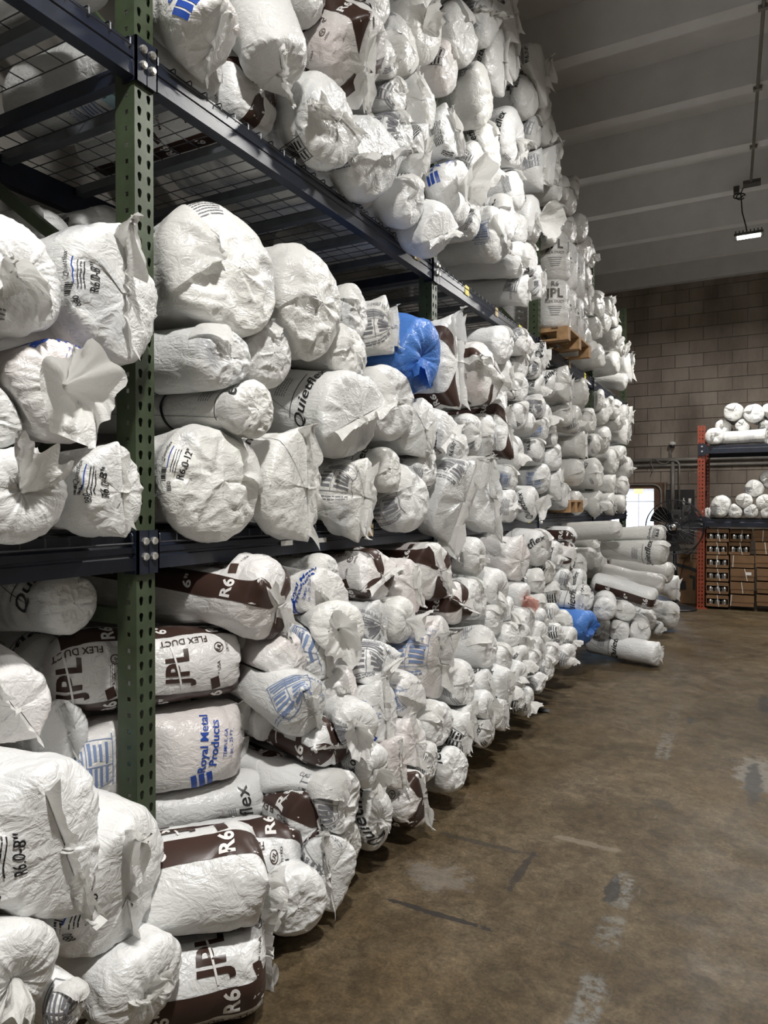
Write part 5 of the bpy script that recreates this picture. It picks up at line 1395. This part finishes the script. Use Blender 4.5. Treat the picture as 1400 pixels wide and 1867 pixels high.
obag(1394, 792, 14, 'Q', 'S', 'N', 'long shiny bag lying along the front edge of orange rack top', c='y', y=0, L=.62, Y=10.40, low=1, phi=80)
obag(1400, 748, 13, 'Q', 'T', 'N', 'tied bag at the frame edge high on the orange rack', c='y', Y=10.5)
obag(1393, 776, 11, 'Q', 'T', 'K', 'ruffled tied bag lying on the long bag of orange rack', c='y', Y=10.5, ts=.9)
obag(1315, 925, 23, 'O', 'D', 'K', 'tall fat bag with foil end beside the post on orange rack shelf', c='y', e=.82, low=1)
obag(1340, 934, 15, 'O', 'T', 'N', 'tied bag on the shelf right of the tall fat bag', c='y', low=1)
obag(1357, 915, 16, 'O', 'D', 'K', 'split looking bag with fine print on second row of orange shelf', c='y')
obag(1375, 892, 17, 'O', 'D', 'k', 'round bag with table print third row of the orange rack shelf', c='y', Y=10.4, sz=.5, lv=-.05)
obag(1369, 936, 15, 'O', 'D', 'N', 'crumpled bag on the shelf board under the split looking bag', c='y', low=1)
obag(1393, 917, 16, 'O', 'D', 'K', 'bag at the frame edge on second row of orange shelf', c='y')
obag(1402, 874, 17, 'O', 'T', 'K', 'dark banded bag topmost on the orange rack lower shelf', c='y', Y=10.5)
obag(1292, 936, 10, 'O', 'S', 'N', 'flat bag behind the orange post on the lower shelf', c='y', Y=10.55, e=1.3, low=1)
obag(1400, 940, 14, 'O', 'T', 'N', 'lowest bag at the frame edge on the orange shelf', c='y', low=1)
for b in ALL2: o = build_bag(b, b.id); tag(o, b.label, 'bag', 'duct bags on the orange rack')

# cartons with sheet metal collars
def carton(px0, px1, py0, py1, Y, depth, label, cans=0, clab='', strap=None, lab=None, dark=False, logo=False, flap=True):
    a, _ = at_y(px0, py0, Y); c, _ = at_y(px1, py1, Y); x0, x1, z1, z0 = a[0], c[0], a[2], max(c[2], .004)
    t = empty('cardboard_carton', ((x0 + x1) / 2, Y + depth / 2, z0), label, 'carton', 'cardboard cartons under the orange rack')
    w = .007; m = M['card']
    if cans:
        h = z1 - z0; b = MB(); b.box((x0, Y, z0), (x1, Y + depth, z0 + w)); b.box((x0, Y, z0), (x0 + w, Y + depth, z1)); b.box((x1 - w, Y, z0), (x1, Y + depth, z1)); b.box((x0, Y + depth - w, z0), (x1, Y + depth, z1)); b.box((x0, Y, z1 - w), (x1, Y + depth, z1))
        b.build('body', m, t)
        MB().box((x0 + w, Y, z0 + w), (x1 - w, Y + w, z0 + h * .22)).build('lower_flap', m, t); MB().box((x0 + w, Y, z1 - h * .30), (x1 - w, Y + w, z1 - w)).build('upper_flap', m, t)
        n = cans; ww = (x1 - x0 - 2 * w) / n; r = ww * .46
        for i in range(n):
            cx = x0 + w + ww * (i + .5); cy = Y + .012 + r; hz = h * .62
            q = empty('duct_collar', (cx, cy, z0 + w), f"{['first', 'second', 'third'][i]} shiny tin collar in the {label.split(' in ')[0].split(' with ')[0]} of {clab}", 'collar', 'tin collars in the cartons')
            MB().lathe([(r * .93, .0), (r, .004), (r, hz * .35), (r * .97, hz * .40), (r, hz * .45), (r, hz * .8), (r * .94, hz * .84), (r * .94, hz), (r * .92, hz), (r * .92, .0), (r * .93, 0)], (cx, cy, z0 + w), 18).build('wall', M['can'], q, smooth=True)
    else:
        e = .0025; mid = z0 + (z1 - z0) * .38
        b = MB().box((x0, Y, z0), (x1, Y + depth, mid - e)); b.build('body', m, t)
        MB().box((x0 - .004, Y - .004, mid), (x1 + .004, Y + depth + .004, z1)).build('lid', m, t)
    if strap is not None:
        xs = x0 + (x1 - x0) * strap; sl = (rnd.random() - .3) * .05
        MB().add([(xs, Y - .008, z1 + .003), (xs + .008, Y - .008, z1 + .003), (xs + .008 + sl, Y - .008, z0 + .002), (xs + sl, Y - .008, z0 + .002), (xs, Y - .005, z1 + .003), (xs + .008, Y - .005, z1 + .003), (xs + .008 + sl, Y - .005, z0 + .002), (xs + sl, Y - .005, z0 + .002)],
                 [(0,1,2,3), (7,6,5,4), (0,4,5,1), (1,5,6,2), (2,6,7,3), (3,7,4,0)]).build('strap', M['cord'], t)
    if lab:
        xs = x0 + (x1 - x0) * lab; zm = z0 + (z1 - z0) * .62; MB().box((xs, Y - .0065, zm - .02), (xs + .065, Y - .0045, zm + .02)).build('shipping_label', M['paper'], t)
    return t, (x0, x1, z0, z1)
rows = [964, 988, 1011.5, 1036, 1060.5, 1084, 1107.5]
RN = ['topmost', 'second', 'third', 'fourth', 'fifth', 'lowest']
for i in range(6):
    carton(1288 + (i > 1) * 0, 1329 - (i == 1) * 3, rows[i] + .6, rows[i + 1], 10.34, .45, f'{RN[i]} open carton in the column next to the orange post', 3, 'first column', .48)
rows2 = [966, 988, 1012, 1036, 1060.5, 1084, 1107.5]
carton(1331, 1371, rows2[0], rows2[1], 10.42, .40, 'topmost dark open carton in the second column', 3, 'second column', .55)
carton(1329, 1368, rows2[1] + .6, rows2[2], 10.40, .40, 'second open carton in the second column of cartons', 3, 'second column', .5)
for i in range(2, 6):
    carton(1333, 1375, rows2[i] + .6, rows2[i + 1], 10.36, .42, f'closed strapped carton {RN[i]} from top in the second column', 0, '', [.1, .58, .45, .02][i - 2], .65 if i == 3 else None)
for i in range(6):
    carton(1378 - (i == 0) * 4 + (i > 2) * 3, 1432, rows2[i] + .6, rows2[i + 1], 10.36, .42, f'closed carton {RN[i]} in the column at the right frame edge', 0, '', .3 if i < 2 else None)

# tall carton with two dark bent bars as mark
a, _ = at_y(1238, 1010, 10.75); c, _ = at_y(1283, 1103, 10.75)
bx = empty('tall_carton', ((a[0] + c[0]) / 2, 10.95, 0), 'tall brown carton with bent dark mark leaning by the fan', 'carton')
MB().box((a[0], 10.75, .004), (c[0], 11.15, a[2] - .06)).build('body', M['card'], bx)
MB().box((a[0] - .004, 10.746, a[2] - .055), (c[0] + .004, 11.154, a[2])).build('lid', M['card'], bx)
lg = MB(); xm = (a[0] + c[0]) / 2; zc = .40
lg.prism([(-.19,.115),(-.05,.085),(.06,.045),(.08,.07),(.06,.095),(-.05,.13),(-.19,.165)], (xm, 10.7455, zc), (1,0,0), (0,0,1), (0,1,0), .002)
lg.prism([(-.02,.0),(.04,-.005),(.055,-.03),(.055,-.20),(.025,-.21),(.022,-.05),(-.02,-.035)], (xm, 10.7455, zc), (1,0,0), (0,0,1), (0,1,0), .002)
lg.prism([(-.16,-.08),(-.07,-.09),(-.06,-.20),(-.11,-.215),(-.16,-.20)], (xm, 10.7455, zc), (1,0,0), (0,0,1), (0,1,0), .002)
o = lg.build('printed_mark', M['black'], bx); o['kind'] = 'stuff'
MB().box((xm - .005, 10.742, a[2] - .10), (xm + .005, 10.7455, a[2] + .002)).build('strap', M['cord'], bx)
rl = empty('cardboard_tube', (c[0] - .05, 11.3, 0), 'pale upright cardboard tube behind the tall carton', 'tube')
MB().lathe([(.0, 0), (.04, 0), (.04, .93), (.036, .95), (.036, .9), (0, .9)], (c[0] - .03, 11.3, .002), 16).build('wall', M['tan'], rl, smooth=True)

# pedestal fan
FXc, FYc, FZ, FR = -1.02, 10.12, 1.09, .36
fan = empty('pedestal_fan', (FXc, FYc, 0), 'big black pedestal fan with round wire guard before the wall', 'fan')
MB().lathe([(0, 0), (.28, 0), (.28, .015), (.25, .03), (.05, .05), (.05, .06), (0, .06)], (FXc, FYc, .002), 32).build('base', M['blackm'], fan, smooth=True)
MB().tube([(FXc, FYc, .05), (FXc, FYc, .98)], .024, 14).tube([(FXc, FYc, .45), (FXc, FYc, .58)], .034, 14).build('pole', M['blackm'], fan, smooth=True)
MB().bar((FXc, FYc, .96), (FXc, FYc, FZ), .06, .05, (0,1,0)).box((FXc - .03, FYc - .11, FZ - .03), (FXc + .16, FYc - .085, FZ - .012)).build('yoke', M['blackm'], fan)
MB().lathe([(0, -.06), (.06, -.06), (.085, -.03), (.085, .14), (.05, .20), (0, .20)], (FXc, FYc, FZ), 20, 'y').build('motor', M['blackm'], fan, smooth=True)
MB().lathe([(0, -.135), (.028, -.13), (.045, -.115), (.05, -.10), (0, -.10)], (FXc - .01, FYc - .02, FZ), 18, 'y').build('guard_badge', M['chrome'], fan, smooth=True)
for k in range(3):
    bl = MB(); vs, fs = [], []
    for i in range(7):
        r = .07 + (FR - .11) * i / 6; w_ = .5 - .25 * abs(i / 6 - .6)
        for j in range(5):
            a_ = k * 2 * PI / 3 + (j / 4 - .5) * w_ * 2 + i * .07; vs.append((FXc + r * math.cos(a_), FYc - .075 + .05 * (j / 4 - .5) * 2, FZ + r * math.sin(a_)))
    fs = [(i * 5 + j, i * 5 + j + 1, (i + 1) * 5 + j + 1, (i + 1) * 5 + j) for i in range(6) for j in range(4)]
    bl.add(vs, fs).build('blade', M['blackm'], fan, smooth=True)
gd = MB()
for yy, r in ((-.11, FR * .985), (-.02, FR), (-.13, FR * .55), (-.13, FR * .28)): gd.tube([(FXc + r * math.cos(q), FYc + yy, FZ + r * math.sin(q)) for q in np.linspace(0, 2 * PI, 49)], .006 if r > .3 else .004, 5, False)
for k in range(36):
    q = k * PI / 18; c_, s_ = math.cos(q), math.sin(q)
    gd.tube([(FXc + r * c_, FYc + y, FZ + r * s_) for r, y in ((.05, -.13), (FR * .55, -.13), (FR * .85, -.122), (FR * .985, -.11), (FR, -.02), (FR * .9, .06), (.09, .08))], .0022, 4, False)
gd.build('wire_guard', M['blackm'], fan)
MB().tube([(FXc + .3, FYc - .02, FZ - .2), (FXc + .1, FYc + .15, .62), (FXc + .05, FYc + .1, .35), (FXc + .03, FYc, .12)], .006, 6).build('cord', M['strap'], fan, smooth=True)

# ================================================================ the block wall's pipes and boxes
YW = YB - .02
def wp(px, py, d=.03): return tuple(at_y(px, py, YW - d)[0])
t = empty('wall_pipe', wp(1215, 838), 'upper long pipe running along the block wall', 'pipe', 'pipes on the block wall')
p0, p1 = wp(1128, 841), wp(1296, 830); MB().tube([(p0[0] - .6, p0[1], p0[2]), (p1[0] + 1.5, p1[1], p0[2])], .034, 10).build('pipe', M['pipe'], t, smooth=True)
t = empty('wall_pipe', wp(1215, 848), 'lower long pipe running along the block wall', 'pipe', 'pipes on the block wall')
p0 = wp(1128, 851); MB().tube([(p0[0] - .6, p0[1], p0[2]), (p1[0] + 1.5, p0[1], p0[2])], .026, 10).build('pipe', M['pipe'], t, smooth=True)
def conduit(pts, r, lab):
    t = empty('conduit', pts[0], lab, 'conduit'); MB().tube(pts, r, 8).build('pipe', M['pipe'], t, smooth=True)
def bend(pts, n=5):
    out = []
    for i, p in enumerate(pts):
        if 0 < i < len(pts) - 1:
            a, b, c = Vector(pts[i-1]), Vector(p), Vector(pts[i+1]); d = min(.16, (a-b).length * .45, (c-b).length * .45)
            q0 = b + (a-b).normalized() * d; q2 = b + (c-b).normalized() * d
            for k in range(n + 1):
                s = k / n; out.append(tuple(q0 * (1-s)**2 + b * 2*s*(1-s) + q2 * s*s))
        else: out.append(p)
    return out
a, b, c, d = wp(1120, 883), wp(1205, 883), wp(1206, 946), wp(1226, 946)
conduit(bend([(a[0] - .6, b[1], b[2]), b, (b[0], b[1], c[2]), (d[0], b[1], c[2])]), .015, 'thin conduit bending down beside the back door')
a, b, c = wp(1210, 840, .06), wp(1236, 839, .06), wp(1238, 925, .06)
conduit(bend([(a[0], a[1], a[2]), (c[0], a[1], a[2]), (c[0], a[1], c[2])]), .017, 'conduit dropping from the long pipes to the steel boxes')
a, b = wp(1226, 842), wp(1227, 935); conduit([(a[0], a[1], a[2]), (a[0], a[1], b[2])], .032, 'thick upright pipe behind the fan')
a, b = wp(1212, 880), wp(1213, 930); conduit([(a[0], a[1], a[2]), (a[0], a[1], b[2])], .010, 'thin upright pipe left of the dark board')
a, c = wp(1213, 893, .0), wp(1266, 990, .0)
t = empty('backing_board', ((a[0]+c[0])/2, YW, c[2]), 'dark wooden backing board on the block wall behind fan', 'board'); MB().box((a[0], YW - .025, c[2]), (c[0], YW - .0, a[2])).build('panel', M['board'], t)
for (x0, y0, x1, y1, lab) in ((1224, 929, 1243, 958, 'small grey electrical box left on dark board'), (1243.5, 921, 1260, 956, 'taller grey electrical box right on dark board')):
    a, c = wp(x0, y0, .1), wp(x1, y1, .1); t = empty('electrical_box', ((a[0]+c[0])/2, YW - .1, c[2]), lab, 'electrical box', 'electrical boxes on the dark board')
    MB().box((a[0], YW - .14, c[2]), (c[0], YW - .026, a[2])).build('body', M['ebox'], t, bevel=.006); xm, zm = (a[0]+c[0])/2, (a[2]+c[2])/2
    MB().box((xm - .035, YW - .148, zm - .01), (xm + .035, YW - .14, zm + .05)).build('switch_plate', M['blackm'], t)
    MB().box((c[0] - .02, YW - .15, zm - .03), (c[0] - .008, YW - .14, zm + .0)).build('latch', M['bolt'], t)
zt = wp(1250, 921, .1)[2]
for px, r, h, lab in ((1246, .020, .12, 'slim white bottle standing on the electrical box'), (1257, .026, .11, 'wide white cup standing on the electrical box')):
    x = wp(px, 915, .1)[0]; t = empty('bottle' if r < .025 else 'cup', (x, YW - .085, zt), lab, 'bottle' if r < .025 else 'cup')
    if r < .025: MB().lathe([(0, 0), (r, 0), (r, h * .6), (r * .4, h * .75), (r * .4, h), (0, h)], (x, YW - .085, zt + .001), 12).build('body', M['fluid'], t, smooth=True)
    else: MB().lathe([(0, 0), (r * .75, 0), (r, h), (r * .9, h), (r * .7, .01), (0, .01)], (x, YW - .085, zt + .001), 14).build('body', M['fluid'], t, smooth=True)
x, y, z = wp(1225, 812, .1); t = empty('wall_light', (x, YW, z), 'small round fixture with black front fixed above the wall pipes', 'fixture')
MB().tube([(x, YW, z + .03), (x, YW - .10, z + .03)], .018, 8).tube([(x - .03, YW - .02, z - .10), (x - .02, YW - .03, z - .2)], .008, 6).build('bracket', M['ebox'], t)
MB().lathe([(0, .05), (.03, .05), (.055, .03), (.055, -.01), (0, -.01)], (x, YW - .10, z + .01), 16).build('cap', M['fluid'], t, smooth=True)
MB().lathe([(0, -.05), (.03, -.05), (.045, -.01), (0, -.01)], (x, YW - .10, z + .01), 16).build('lens', M['blackm'], t, smooth=True)
pts = [wp(*q, .08) for q in ((1222, 818), (1221, 832), (1219, 842), (1212, 846), (1200, 843), (1194, 836), (1187, 838), (1186, 846), (1191, 855), (1187, 863))]
t = empty('loose_cable', pts[0], 'loose thin cable looping over the wall pipes', 'cable'); MB().tube(pts, .006, 6).build('cable', M['pipe'], t, smooth=True)
# scraps on the floor
a, _ = at_x(985, 1298, -1.37); a = np.array((-1.32, a[1] + .05, 0)); d = ray(985, 1298); tt = EYE / -d[2]; fx, fy = d[0] * tt, d[1] * tt
t = empty('floor_scrap', (fx, fy, 0), 'small black scrap of film lying on the floor beside the heap', 'scrap')
MB().add([(fx - .05, fy, .004), (fx + .01, fy - .03, .012), (fx + .07, fy - .02, .004), (fx + .06, fy + .03, .016), (fx - .01, fy + .04, .006), (fx, fy, .026)], [(0,1,5), (1,2,5), (2,3,5), (3,4,5), (4,0,5)]).build('scrap', M['strap'], t)
